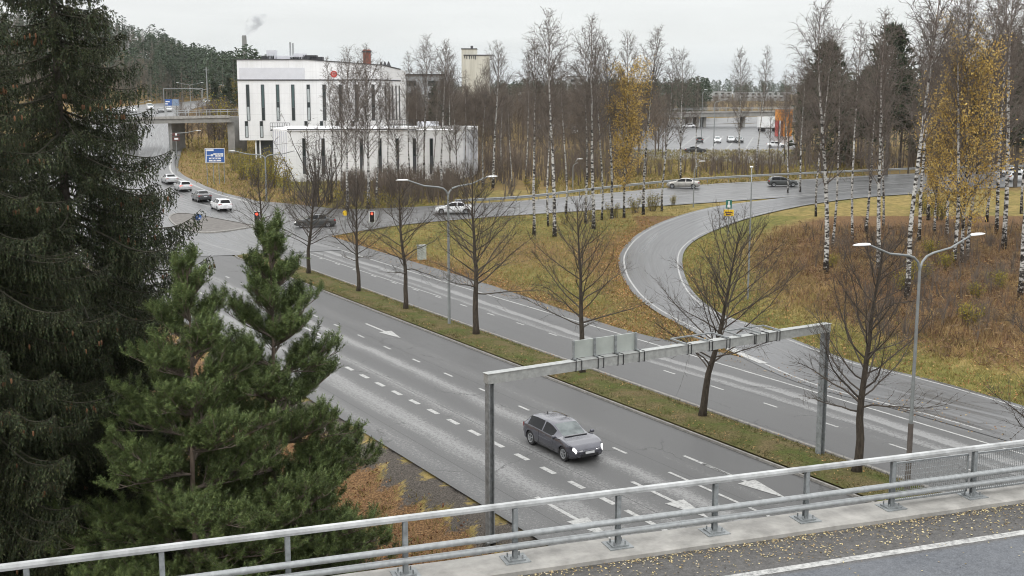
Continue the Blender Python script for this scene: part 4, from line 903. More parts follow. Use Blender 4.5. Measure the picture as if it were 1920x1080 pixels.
def make_car(kind,L,Wd,hs,paintm_,label,lights=False,brake=False,name='car',detail=True,rear_dark=True):
    p=PROF[kind];e=empty(name);e['category']='van' if kind=='van' else 'car';e['label']=label
    wr=.32;ax=(-.5*L+.19*L,.5*L-.175*L)
    xs=set(np.linspace(-.5,.5,15));xs|=set(p['ws'])|set(p['rw'])|set(p['side'])|{p['roof'][0],p['roof'][1]}|{-.497,-.49,-.47,-.44,.44,.47,.49,.497}
    for a in ax:
        for q in(-1.15,-1,-.8,-.5,0,.5,.8,1,1.15): xs.add((a+q*wr*1.12)/L)
    for s_ in(.0,-.2): xs.add(s_)
    xs|={-.092,-.074}
    xs=np.array(sorted(x for x in xs if -.5<=x<=.5));xs=xs[np.r_[True,np.diff(xs)>.004]]
    tp=np.array(p['top']);bl=np.array(p['belt'])
    zt=np.interp(xs,tp[:,0],tp[:,1])*hs;zbelt=np.minimum(np.interp(xs,bl[:,0],bl[:,1])*hs,zt-.02)
    pl=np.ones(len(xs))-.30*sst(.36,.515,xs)**1.6-.16*sst(-.40,-.515,xs)**1.6   # plan taper
    hw=Wd/2*pl
    zbm=.20+.10*sst(.44,.5,xs)+.14*sst(-.44,-.5,xs)
    cab=sst(.30,.2,xs)*sst(-.5,-.42,xs) if kind!='sedan' else sst(.30,.2,xs)*sst(-.38,-.28,xs)
    wroof=hw*(1-.10-.235*cab)
    ring=[]
    for i,x in enumerate(xs):
        zb=zbm[i];b_=zbelt[i];t=zt[i];h=hw[i]
        sh=min(b_-.05,zb+.62*(b_-zb))
        wr_=wroof[i]
        pts=[(0,zb),(h*.90,zb),(h*.965,zb+.07),(h*.985,zb+.4*(b_-zb)),(h*1.0,sh),(h*.965,b_-.015),(h*.95,b_+.012),
             (h*.95+(wr_-h*.95)*.45,b_+(t-b_)*.45),(h*.95+(wr_-h*.95)*.86,b_+(t-b_)*.86),(wr_*.93,b_+(t-b_)*.96),(wr_*.6,t-.01*hs),(0,t)]
        ring.append([(x*L,y,z) for y,z in pts])
    V=np.array(ring);nS,nR=V.shape[:2]
    # snap wheel-arch vertices on to a circle
    arch=wr*1.13
    def inside(q): 
        return min(math.hypot(q[0]-a,q[2]-wr) for a in ax)<arch*.999
    ins=np.zeros((nS,nR),bool)
    for i in range(nS):
        for j in range(0,5): ins[i,j]=inside(V[i,j])
    V2=V.copy()
    for i in range(nS):
        for j in range(1,5):
            for a in ax:
                dx=V[i,j,0]-a;dz=V[i,j,2]-wr;d=math.hypot(dx,dz)
                if .55*arch<d<1.22*arch and dz>-.1: V2[i,j,0]=a+dx*arch/d;V2[i,j,2]=wr+dz*arch/d
    faces={k:[] for k in('body','windscreen','rear_window','side_window_l','side_window_r','lower')}
    W0,W1=p['ws'];R0,R1=p['rw'];S0_,S1_=p['side']
    VV=np.concatenate([V2.reshape(-1,3),(V2*[1,-1,1]).reshape(-1,3)]);off=nS*nR
    for i in range(nS-1):
        xm=(xs[i]+xs[i+1])/2
        for j in range(nR-1):
            if j<4 and (ins[i:i+2,j:j+2].sum()>=3): continue
            q=(i*nR+j,(i+1)*nR+j,(i+1)*nR+j+1,i*nR+j+1);k='body'
            if j==0: k='lower'
            if W0<xm<W1 and j>=9: k='windscreen'
            elif R0<xm<R1 and j>=9: k='rear_window'
            elif S0_<xm<S1_ and j in(6,7) and not -.092<xm<-.074: k='side'
            q2=tuple(a+off for a in q[::-1])
            if k=='side': faces['side_window_l'].append(q);faces['side_window_r'].append(q2)
            else: faces[k]+= [q,q2]
    # close nose and tail
    for i,fl in((0,False),(nS-1,True)):
        for j in range(nR-1):
            q=(i*nR+j,i*nR+j+1,off+i*nR+j+1,off+i*nR+j);faces['body'].append(q if not fl else q[::-1])
    def part(nm,fs,mat,par=e,smooth=True):
        if not fs:return None
        fs=np.array(fs);u,inv=np.unique(fs.ravel(),return_inverse=True);mb=MB();mb.add(VV[u],inv.reshape(-1,4));o=mb.build(nm,mat,par,smooth)
        weld(o,.002)
        if smooth: autosmooth(o,38)
        return o
    body=part('body',faces['body'],paintm_);part('underbody',faces['lower'],M['trim'])
    part('windscreen',faces['windscreen'],M['wscreen']);part('rear_window',faces['rear_window'],M['cglass']);part('side_window',faces['side_window_l'],M['cglass']);part('side_window',faces['side_window_r'],M['cglass'])
    for a in ax:     # dark wheel housings
        mb=MB();th=np.linspace(0,math.pi,13)
        for s_ in(-1,1):
            mb.grid([[(a+arch*math.cos(t),s_*y,wr+arch*math.sin(t)) for t in th] for y in(Wd/2*.93,Wd/2*.55)])
            mb.add([(a,s_*Wd/2*.55,wr)]+[(a+arch*math.cos(t),s_*Wd/2*.55,wr+arch*math.sin(t)) for t in th],None,[(0,k+1,k+2) for k in range(12)])
        mb.build('wheel_housing',M['trim'],body)
        for s_ in(-1,1):
            y=s_*(Wd/2*.975-.10)
            wb=MB();wb.lathe([(.20,-.085),(.295,-.10),(wr,-.075),(wr,.075),(.295,.10),(.20,.085)],22,(a,y,wr),axis='y');wh=autosmooth(wb.build('wheel',M['tyre'],e))
            rb=MB();yo=y+s_*.085
            rb.lathe([(.21,0),(.205,.012),(.17,.0),(.165,-.05),(.0,-.05)] if s_>0 else [(.21,0),(.205,-.012),(.17,0),(.165,.05),(0,.05)],22,(a,yo,wr),axis='y')
            for k in range(5):
                t=k*2*math.pi/5+.3;c_=np.array([math.cos(t),0,math.sin(t)]);rb.beam(np.array([a,yo+s_*.004,wr])+c_*.02,np.array([a,yo+s_*.004,wr])+c_*.19,.055,.025,up=(0,1,0))
            rb.lathe([(.165,-s_*-.0),(.0,-s_*-.0)],22,(a,yo-s_*.035,wr),axis='y',m=1)
            rb.build('rim',[M['rim'],M['rimd']],wh)
    xf=.5*L;xr_=-.5*L
    yv=lambda x,f_: float(np.interp(x/L,xs,hw))*f_
    zt_=lambda x: float(np.interp(x/L,xs,zt))
    for s_ in(-1,1):
        # headlamp wraps the front corner
        mb=MB();xa,xb=.455*L,.487*L;rows=[]
        for x in np.linspace(xb,xa,5):
            h1=min(zt_(x)-.015,float(np.interp(x/L,xs,zbelt))+.03)*1.0;h0=h1-.115
            rows.append([(x+.015,s_*(yv(x,.99)+.012),h0),(x+.02,s_*(yv(x,.985)+.014),h1-.02),(x+.005,s_*(yv(x,.90)),h1+.004)])
        mb.grid(rows)
        xq=.487*L;yq=yv(xq,1);h1=min(zt_(xq)-.01,float(np.interp(xq/L,xs,zbelt))+.03)
        mb.grid([[(xq+.012+.02*(1-f_),s_*(yq*(f_)+.01),h1-.115*(1-.3*(1-f_))),(xq+.01+.02*(1-f_),s_*(yq*f_+.008),h1-.012)] for f_ in np.linspace(1,.5,5)])
        autosmooth(mb.build('headlight',M['hl_on'] if lights else M['hl'],e),50)
        # tail lamp
        mb=MB();xq=-.487*L;yq=yv(xq,1);zc=float(np.interp(-.48,xs,zbelt))-.06
        mb.grid([[(xq-.022,s_*yq*f_,zc-.09),(xq-.022,s_*yq*f_,zc+.08)] for f_ in np.linspace(.62,1.0,4)]+[[(xq+.16,s_*(yv(xq+.16,1)+.008),zc-.07),(xq+.16,s_*(yv(xq+.16,1)+.004),zc+.07)]])
        mb.build('tail_light',M['tl_on'] if brake else M['tl'],e)
        mb=MB();xm=.19*L;zc=float(np.interp(.19,xs,zbelt))+.07;mb.lathe([(0,-.1),(.065,-.08),(.085,0),(.07,.07),(0,.1)],10,(xm,s_*(yv(xm,1)+.09),zc),axis='y');mb.beam((xm,s_*yv(xm,.93),zc-.04),(xm,s_*(yv(xm,1)+.05),zc-.03),.05,.03);autosmooth(mb.build('mirror',paintm_,e))
        if detail:
            mb=MB();xm=-.03*L;zc=float(np.interp(-.03,xs,zbelt))-.09;mb.box((xm,s_*(yv(xm,.985)+.012),zc),(.19,.025,.03));mb.build('door_handle',paintm_,e)
            mb=MB()
            for xm in((.15*L,-.13*L) if kind=='hatch' else (.15*L,-.06*L,-.24*L)): i_=int(np.argmin(np.abs(xs-xm/L)));mb.tube([V[i_,j]*[1,s_,1]+[0,s_*.002,0] for j in range(2,6)],.008,4)
            mb.build('door_gap',M['trim'],body)
    mb=MB();xq=.497*L;mb.box((xq-.012,0,.36),(.06,yv(xq,1.35),.09));mb.build('air_intake',M['trim'],e)
    mb=MB();zc=zt_(.487*L)-.09;mb.box((.4975*L,-.13,zc-.03),(.05,.2,.12));mb.box((.4975*L,.13,zc-.03),(.05,.2,.12));mb.build('grille',M['trim'],e)
    mb=MB();mb.box((.5*L+.012,0,.47),(.02,.44,.10));mb.build('number_plate',M['plate'],e)
    mb=MB();mb.box((-.5*L-.012,0,.72 if kind!='van' else .8),(.02,.44,.10));mb.build('number_plate',M['plate'],e)
    mb=MB();xa=.245*L;mb.beam((xa,-.62*Wd/2,zt_(xa)+.012),(xa,.62*Wd/2,zt_(xa)+.012),.05,.02);mb.build('wiper_cowl',M['trim'],e)
    if kind=='hatch': mb=MB();mb.lathe([(.0,0),(.05,.002),(.03,.03),(.005,.09),(0,.1)],8,(-.30*L,0,zt_(-.30*L)-.005));mb.build('roof_antenna',M['trim'],e)
    return e
grey_p=paint('grey_metallic_paint',(.075,.076,.095),.5,.22);white_p=paint('white_car_paint',(.74,.75,.76),0,.3);silver_p=paint('silver_paint',(.42,.41,.38),.5,.35);black_p=paint('black_car_paint',(.02,.021,.024),.1,.25);dgrey_p=paint('dark_grey_paint',(.055,.06,.06),.3,.3);silver2_p=paint('light_silver_paint',(.5,.51,.52),.45,.35)
hero=make_car('hatch',4.24,1.76,.94,grey_p,'dark grey hatchback with lit headlights driving towards the overpass',True);c=gnd(*so(-40.95,2.05),OFF);hero.location=c;hero.rotation_euler=(0,0,ROADANG-R(1))
def put(car,px,py,head,z=None):
    P=at(px,py);car.location=P+np.array([0,0,.06]);car.rotation_euler=(0,0,head);return car
cd,_=along(A_*.5+B_*.5,[0,1]);
put(make_car('sedan',4.65,1.82,1.0,white_p,'white sedan on the crossing road behind the grass island'),851,401,math.pi+R(4))
put(make_car('sedan',4.7,1.82,1.0,silver_p,'silver sedan on the crossing road beneath the guard rail'),1281,353,math.pi+R(-12))
put(make_car('sedan',4.6,1.82,1.0,dgrey_p,'dark sedan with lit headlights waiting at the junction behind the pine top',True),591,426,math.pi+R(10))
hd=R(118)
put(make_car('wagon',4.75,1.84,1.02,white_p,'white estate car seen from behind, last in the queue at the junction'),415,394,hd)
put(make_car('sedan',4.7,1.84,1.0,black_p,'black sedan ahead of the white estate car in the queue'),378,377,hd)
put(make_car('wagon',4.6,1.82,1.02,silver2_p,'silver car with glowing red tail lamps in the queue',brake=True),343,358,hd)
put(make_car('sedan',4.6,1.82,1.0,silver2_p,'pale silver car furthest up the queue towards the far bridge'),318,344,hd)
put(make_car('van',5.2,2.0,1.0,white_p,'white van glimpsed between the dark spruce branches'),97,311,R(-60))
put(make_car('sedan',4.6,1.8,1.0,white_p,'white car on the hill road left of all the others there'),250,211,R(-65))
put(make_car('van',5.0,1.95,1.0,white_p,'white van on the hill road between white cars'),281,206,R(-65))
put(make_car('sedan',4.6,1.8,1.0,black_p,'dark car on the hill road below the overhead blue sign'),302,211,R(-70))
put(make_car('hatch',4.2,1.75,1.0,silver2_p,'pale car on the hill road just right of the dark car'),317,209,R(-70))
put(make_car('van',5.2,2.0,1.0,white_p,'white van high on the hill road beside the utility pole'),387,194,R(-65))
put(make_car('hatch',4.3,1.78,1.0,dgrey_p,'dark hatchback on the crossing road behind the tall right birch'),1467,350,math.pi+R(175))
put(make_car('sedan',4.6,1.8,1.0,white_p,'white car at the right edge on the crossing road, the farther one'),1895,331,math.pi)
put(make_car('wagon',4.6,1.8,1.0,white_p,'white estate car at the right edge on the crossing road, the nearer one'),1916,341,0)
put(make_car('sedan',4.6,1.8,1.0,white_p,'white saloon passing behind the grassy strip of the parking area'),1291,240,math.pi)
put(make_car('hatch',4.2,1.78,1.05,dgrey_p,'dark parked car next to the pale lamp mast'),1312,268,R(80))
put(make_car('hatch',4.3,1.78,1.05,white_p,'white parked hatchback in the middle of the parking row'),1345,268,R(-98))
put(make_car('wagon',4.4,1.8,1.05,silver2_p,'pale parked car right of the white hatchback'),1370,267,R(-95))
put(make_car('hatch',4.2,1.78,1.05,black_p,'black parked car partly behind a slim birch trunk'),1386,268,R(-95))
put(make_car('sedan',4.6,1.8,1.0,dgrey_p,'dark green parked car nearest the roadside bushes'),1303,287,R(5))
put(make_car('van',5.2,2.0,1.0,white_p,'white delivery van parked beyond the birch grove'),1077,252,R(-92))
put(make_car('sedan',4.5,1.8,1.0,white_p,'white parked car below the orange block'),1456,277,R(-20))
# ---------------------------------------------------------------- vegetation
def barkm(name,c,c2,scale=(8,8,2),rough=.9):
    m,nt,b=newmat(name);v=objvec(nt,scale=scale);n=noise(nt,1.5,5,.65,v);r=ramp(nt,n.outputs['Fac'],[(.3,c),(.7,c2)]);nt.links.new(r.outputs[0],b.inputs['Base Color']);b.inputs['Roughness'].default_value=rough;b.inputs['Specular IOR Level'].default_value=.2;bump(nt,b,n.outputs['Fac'],.5,.02);return m
def birchm():
    m,nt,b=newmat('birch_bark');tc=nd(nt,'ShaderNodeTexCoord');oi=nd(nt,'ShaderNodeObjectInfo')
    v2=nd(nt,'ShaderNodeVectorMath',operation='ADD');nt.links.new(tc.outputs['Object'],v2.inputs[0]);nt.links.new(oi.outputs['Location'],v2.inputs[1])
    mp=nd(nt,'ShaderNodeMapping');mp.inputs['Scale'].default_value=(1.6,1.6,3.6);nt.links.new(v2.outputs[0],mp.inputs[0])
    n=noise(nt,1.7,4,.6,mp.outputs[0]);n2=noise(nt,.7,2,.5,tc.outputs['Object'])
    sp=nd(nt,'ShaderNodeSeparateXYZ');nt.links.new(tc.outputs['Object'],sp.inputs[0])
    # dark scars everywhere, rough dark bark at the foot, brown thin stem near the top
    hgt=ramp(nt,math_(nt,'DIVIDE',sp.outputs[2],24.0),[(0,.16),(.08,.05),(.45,.02),(.72,-.05)])
    f=ramp(nt,math_(nt,'SUBTRACT',n.outputs['Fac'],hgt.outputs[0]),[(.40,(.025,.022,.02)),(.455,(.26,.25,.235)),(.52,(.50,.495,.475))])
    up=ramp(nt,math_(nt,'DIVIDE',sp.outputs[2],24.0),[(.52,0),(.74,1)])
    c=mixc(nt,math_(nt,'MULTIPLY',up.outputs[0],.75),f.outputs[0],(.16,.12,.10));nt.links.new(c,b.inputs['Base Color']);b.inputs['Roughness'].default_value=.75;b.inputs['Specular IOR Level'].default_value=.25;return m
M['birch']=birchm()
M['twig_b']=simple('birch_twigs',(.12,.10,.085),.85,var=.35,scale=.8)
M['twig_g']=simple('grey_birch_twigs',(.125,.105,.095),.85,var=.35,scale=.8)
M['bark_l']=barkm('linden_bark',(.030,.025,.02),(.085,.07,.055));M['twig_l']=simple('linden_twigs',(.060,.048,.038),.85,var=.35,scale=2)
M['bark_p']=barkm('pine_bark',(.10,.075,.06),(.24,.19,.15));M['twig_p']=simple('pine_branch',(.16,.13,.105),.9,var=.3,scale=4)
M['bark_s']=barkm('spruce_bark',(.045,.038,.032),(.13,.115,.10));M['twig_s']=simple('spruce_branch',(.042,.040,.026),.9,var=.35,scale=4)
M['needle_p']=leafm('pine_needles',[(.055,.085,.03),(.09,.13,.042),(.135,.165,.055),(.075,.11,.04)],.55,4.5,0,.5)
M['needle_s']=leafm('spruce_needles',[(.018,.030,.013),(.028,.043,.017),(.046,.060,.023),(.058,.060,.026)],.6,2.6,0,.5)
M['needle_d']=leafm('dark_conifer_needles',[(.022,.034,.019),(.035,.05,.026),(.045,.058,.03)],.65,.4)
M['cone']=simple('spruce_cones',(.15,.075,.035),.8,var=.35,scale=5)
M['leaf_y']=leafm('yellow_birch_leaves',[(.50,.34,.09),(.62,.45,.13),(.42,.27,.07),(.66,.52,.20)],.6,.5,.25)
M['leaf_b']=leafm('bush_leaves',[(.30,.24,.03),(.22,.21,.04),(.34,.25,.04),(.14,.15,.03)],.6,.5,.2)
def unit(v): return v/(np.linalg.norm(v,axis=-1,keepdims=True)+1e-9)
def branch_curve(p,d,L,n,curve,wob=.06):
    """polyline from p along d, bending by vector `curve` over its length"""
    P=[np.array(p,float)];d=unit(np.array(d,float));st=L/(n-1)
    for i in range(n-1):
        d=unit(d+np.array(curve)/(n-1)+rng.normal(size=3)*wob);P.append(P[-1]+d*st)
    return np.array(P)
def pt_on(P,f):
    x=f*(len(P)-1);i=min(int(x),len(P)-2);t=x-i;return P[i]*(1-t)+P[i+1]*t,unit(P[i+1]-P[i])
def tree_obj(name,parts,label,cat='tree',group=None,loc=(0,0,0),rz=0,sc=None):
    e=empty(name,loc,rz,sc);tag(e,label,cat,group)
    for nm,me in parts: ob(nm,me,e)
    return e
# ---- birches ------------------------------------------------------------------
def birch_meshes(Hh,seed,spread=.17,start=.3,r0=.17,dens=1.0,leaf=0,leafmat=None,fork=False,lean=.02,twr=.016,upright=.85,leaf_lo=.25,leaf_hi=1.0,leaf_size=.13):
    global rng
    rng=np.random.default_rng(seed)
    tb=MB();cb=MB();lb=MB()
    n=16;P=[np.zeros(3)];d=np.array([rng.normal()*lean,rng.normal()*lean,1.])
    for i in range(n): d=unit(d+rng.normal(size=3)*.022+np.array([0,0,.05]));P.append(P[-1]+d*Hh/n)
    P=np.array(P);P[0,2]-=.4;rad=r0*(1-np.linspace(0,1,n+1)**1.15*.94)
    rad[0]*=1.3;tb.tube(P,rad,9)
    A=[];B=[];Rr=[];Lc=[]
    nb=int(50*dens)
    for k in range(nb):
        f=start+(.97-start)*(k+rng.random())/nb
        p,dd=pt_on(P,f);az=k*2.4+rng.random()*.8
        prof=min(1,(1-f)*2.3+.16)*min(1,.55+(f-start)*3)
        L=Hh*spread*prof*rng.uniform(.75,1.3)*1.25
        up=rng.uniform(.8,1.5)*upright+.6*f
        d0=np.array([math.cos(az),math.sin(az),up])
        Q=branch_curve(p,d0,L,7,(0,0,.15+rng.normal()*.2),.06)
        rb=max(.012,min(.055,rad[int(f*n)]*.42))
        cb.tube(Q,np.linspace(rb,.008,7),4,cap=False)
        m=int(5+L*4.2)
        for j in range(m):
            g=rng.uniform(.2,1.0);q,qd=pt_on(Q,g)
            s=unit(qd*.7+rng.normal(size=3)*.55+np.array([0,0,.15]));l=L*.34*(1.15-g*.55)*rng.uniform(.5,1.2)+.25
            e1=q+s*l*.55;s2=unit(s+np.array([0,0,-.35])+rng.normal(size=3)*.2);e2=e1+s2*l*.6
            A+= [q,e1];B+=[e1+(e1-q)*.05,e2];Rr+=[twr*1.35,twr]
            for _ in range(3):
                t=rng.uniform(.15,1);b0=q+(e1-q)*t if rng.random()<.5 else e1+(e2-e1)*t;s3=unit(s+rng.normal(size=3)*.6+np.array([0,0,-.3]));A.append(b0);B.append(b0+s3*l*rng.uniform(.3,.6));Rr.append(twr*.8)
            if leaf and leaf_lo<f<leaf_hi:
                for _ in range(leaf):
                    t=rng.random();b0=q+(e2-q)*t+rng.normal(size=3)*.22;Lc.append(b0)
    cb.spikes(A,B,Rr)
    out=[tb.mesh('birch_trunk',M['birch'],True),cb.mesh('birch_branches',M['twig_b'] )]
    if leaf: lb.leaves(Lc,leaf_size);out.append(lb.mesh('birch_leaves',leafmat))
    return out
BV=[birch_meshes(22,100+i,spread=sp_,start=st_,r0=r_,dens=dn,upright=u_) for i,(sp_,st_,r_,dn,u_) in enumerate(((.15,.34,.19,1.0,1.0),(.125,.42,.17,.9,1.25),(.17,.30,.21,1.1,.9),(.10,.45,.14,.8,1.3),(.14,.25,.16,1.0,1.15)))]
YV=[birch_meshes(21,201,spread=.19,start=.12,r0=.17,dens=1.4,leaf=10,leafmat=M['leaf_y'],leaf_hi=.72,leaf_lo=.1,leaf_size=.21),birch_meshes(22,204,spread=.15,start=.14,r0=.17,dens=1.2,leaf=11,leafmat=M['leaf_y'],leaf_hi=.74,leaf_lo=.1,leaf_size=.21)]
def place_birch(px,yb,yt,v,label,group=None,meshes=None,z=None,thick=1.0,wide=1.0,name='birch_tree',lean=0,D=None):
    P=at(px,yb) if D is None else gnd(xpx(px,D,yb),D);Hh=zpx(yt,P[1])-P[2]
    ms=meshes or BV[v];base=21. if meshes in YV and meshes is YV[0] else 22.
    k=Hh/base;parts=[('trunk',ms[0]),('crown',ms[1])]+([('foliage',ms[2])] if len(ms)>2 else [])
    rz=random.random()*6.28
    e=tree_obj(name,parts,label,'tree',group,P,rz,(k*wide,k*wide,k))
    if lean: e.rotation_euler=(0,lean,0)
    return e
G1='bare birches beside the loop ramp';G2='bare birches of the right hand wood';G3='bare birches in front of the white buildings'
for a in (
 (1001,440,66,1,'slim bare birch left of the tallest birch on the grass island',G1),(1040,444,18,0,'tallest bare birch on the grass island with a thick white trunk',G1),
 (1028,424,105,3,'thin bare birch stem close behind the tallest island birch',G1),(1061,402,95,3,'thin bare birch just right of the tallest island birch',G1),
 (1098,418,80,4,'bare birch in the middle of the island grove',G1),(1113,428,30,0,'tall bare birch left of the yellow island birch, its base on leaf litter',G1),
 (1128,412,85,3,'slim bare birch close left of the yellow island birch',G1),(1147,410,60,1,'bare birch touching the left side of the yellow island birch',G1),
 (1206,402,45,1,'bare birch with blackened foot right of the yellow island birch',G1),(1241,395,88,3,'bare birch with dark lower trunk second right of the yellow island birch',G1),
 (1276,338,90,4,'bare birch behind the guard rail right of the silver sedan',None),(1386,312,88,4,'slim pale birch in front of the parking area, left one of a pair',None),(1418,328,84,3,'slim pale birch in front of the parking area, right one of a pair',None),
 (924,352,78,2,'bare birch standing right of the white wing building',G3),(846,360,92,4,'bare birch in front of the right end of the white wing',G3),(828,372,70,1,'tall bare birch in front of the white wing beside the lamp',G3),
 (795,345,66,0,'bare birch whose crown stands clear above the roof right of the white office',G3),(690,392,84,2,'bare birch in front of the brick roof chimney',G3),(652,398,88,0,'bare birch left of the brick roof chimney',G3),
 (706,385,110,3,'thin bare birch close right of the brick roof chimney',G3),(668,370,120,4,'thin bare birch between the two birches before the office',G3),
 (940,330,150,4,'short bare birch between the white wing and the island grove',G3),(960,350,165,3,'small thin birch left of the island grove',G3),(985,345,95,3,'thin bare birch behind the left edge of the island grove',G3),
 (1548,512,2,2,'large bare birch with wide fan of pale branches right of the orange block',G2),(1700,560,-95,1,'leaning bare birch with white trunk left of the big yellow birch',G2),(1646,520,20,0,'bare birch with thin grey trunk left of the leaning birch',G2),
 (1656,430,60,3,'slim bare birch close right of the thin grey trunk',G2),(1560,470,75,3,'thin bare birch right behind the large fan shaped birch',G2),(1624,440,70,4,'bare birch with dull grey trunk in the middle of the wood',G2),
 (1790,500,-10,1,'white birch trunk at the left foot of the big yellow birch',G2),(1813,490,-60,3,'white birch trunk at the right foot of the big yellow birch',G2),(1776,444,-20,3,'short looking birch trunk behind the big yellow birch',G2),
 (1868,438,-60,4,'left one of two birch trunks at the right edge of the wood',G2),(1882,468,-70,0,'right one of two birch trunks at the right edge of the wood',G2),(1912,560,-90,1,'birch trunk cut by the right edge of the photo',G2),
 (640,362,140,4,'young bare birch before the left half of the white wing',G3),(680,358,130,3,'thin bare tree between the two birch pairs before the wing',G3),(725,356,135,3,'thin bare tree before the middle of the white wing',G3),(783,350,150,4,'young bare birch before the third slit window from the wing right end',G3),(812,356,140,3,'thin bare tree close left of the middle lamp arm',G3),(858,352,120,4,'young bare birch at the rounded wing end',G3),(886,346,140,4,'bare young birch just right of the rounded wing end',G3),(1598,455,35,3,'slim bare birch between the fan shaped birch and the grey trunks',G2),(1722,455,10,1,'bare birch just right of the leaning birch trunk',G2),(1850,415,30,4,'bare birch between the golden birch and the paired trunks',G2),(1530,405,60,3,'slim bare birch left of the large fan shaped birch',G2),(1477,362,130,3,'small thin birch in front of the orange block',G2),(1306,334,140,3,'small thin birch right of the silver sedan',None),(870,345,130,3,'thin young birch at the right end of the white wing',G3),(905,350,120,4,'bare young birch close left of the birch right of the wing',G3),(630,372,105,3,'thin bare birch in front of the round red emblem',G3),(745,362,150,4,'short bare birch before the right half of the white wing',G3),(770,352,95,3,'thin bare birch left of the clear standing crown',G3),(1740,412,40,4,'thin birch between the leaning birch and the big yellow birch',G2),(1915,400,10,3,'thin birch far right behind the paired trunks',G2),(1500,360,95,4,'bare birch at the wood edge just right of the orange block',G2),
): place_birch(*a)
place_birch(1170,408,60,0,'yellow leaved birch at the end of the island grove','yellow birches',YV[1],wide=.9)
place_birch(1803,497,-10,0,'big golden yellow birch in the right wood','yellow birches',YV[0],wide=.82)
place_birch(1752,440,120,0,'smaller yellow birch low beside the big golden one','yellow birches',YV[1])
# ---- median lindens -------------------------------------------------------------
def linden(Hh,seed):
    global rng
    rng=np.random.default_rng(seed);tb=MB();cb=MB()
    n=12;P=[np.array([0,0,-.25])];d=np.array([rng.normal()*.03,rng.normal()*.03,1.])
    for i in range(n): d=unit(d+rng.normal(size=3)*.05+np.array([0,0,.12]));P.append(P[-1]+d*(Hh+.25)/n)
    P=np.array(P);rad=.19*(1-np.linspace(0,1,n+1)**.9*.93);rad[0]*=1.25;tb.tube(P,rad,10)
    A=[];B=[];Rr=[]
    nb=int(rng.integers(36,46));el=rng.uniform(-.08,.14);wd=rng.uniform(.92,1.12);wb_=rng.uniform(.09,.14)
    for k in range(nb):
        f=.27+.69*(k+rng.random()*.8)/nb;p,_=pt_on(P,f);az=k*2.4+rng.random()
        u=(f-.27)/.69;L=wd*Hh*(.43*(1-u)**.62+.05)*rng.uniform(.7,1.25)*min(1,.75+u*2.0)
        d0=np.array([math.cos(az),math.sin(az),rng.uniform(.18,.6)+.85*u+el])
        Q=branch_curve(p,d0,L,8,(0,0,.42 if u>.12 else -.1),wb_);rb=max(.014,.05*(1-u*.65)*rng.uniform(.8,1.1));rr=np.linspace(rb,.007,8);cb.tube(Q,rr,5,cap=False)
        for j in range(int(5+L*5)):
            g=rng.uniform(.18,.98);q,qd=pt_on(Q,g);s=unit(qd+rng.normal(size=3)*.5+np.array([0,0,.12]));l=(L*.42*(1.1-g*.7)+.2)*rng.uniform(.6,1.15)
            S_=branch_curve(q,s,l,4,(0,0,.2),.09);A+=list(S_[:-1]);B+=list(S_[1:]+(S_[1:]-S_[:-1])*.06);Rr+=[.0115,.0095,.0075]
            for _ in range(3):
                b0,bd=pt_on(S_,rng.uniform(.15,.95));s3=unit(bd+rng.normal(size=3)*.55);A.append(b0);B.append(b0+s3*l*rng.uniform(.25,.5));Rr.append(.0065)
    cb.spikes(A,B,Rr);return [tb.mesh('linden_trunk',M['bark_l'],True),cb.mesh('linden_branches',M['twig_l'])]
LV=[linden(9.6,300+i) for i in range(5)]
for i,(s_,dz,lab) in enumerate(((-104.5,.85,'farthest bare median tree behind the left pine top'),(-93.3,.92,'bare median tree seen right of the pine top beside the traffic light'),(-82.7,.98,'bare median tree left of the utility cabinet'),(-74.2,1.0,'bare median tree in front of the utility cabinet'),
    (-63.8,1.05,'bare median tree right of the middle double armed lamp'),(-51.8,1.02,'bare median tree rising behind the gantry sign panels'),(-41.7,1.0,'bare median tree behind the gantry beam between sign panels and right leg'),(-32.1,.98,'nearest bare median tree with knotty trunk between gantry leg and right lamp'),(-22.9,.95,'bare tree reaching in from the right edge above the railing'))):
    e=tree_obj('linden_tree',[('trunk',LV[i%5][0]),('crown',LV[i%5][1])],lab,'tree','bare trees along the median',gnd(*so(s_,-6.25),.15),i*1.3,(dz*(1+.1*math.sin(i*2.1)),dz*(1+.1*math.sin(i*2.1)),dz*(1+.04*math.cos(i*1.7))));e.rotation_euler=(.012*math.sin(i*3.3),-.012*abs(math.cos(i*2.3)),i*1.3)
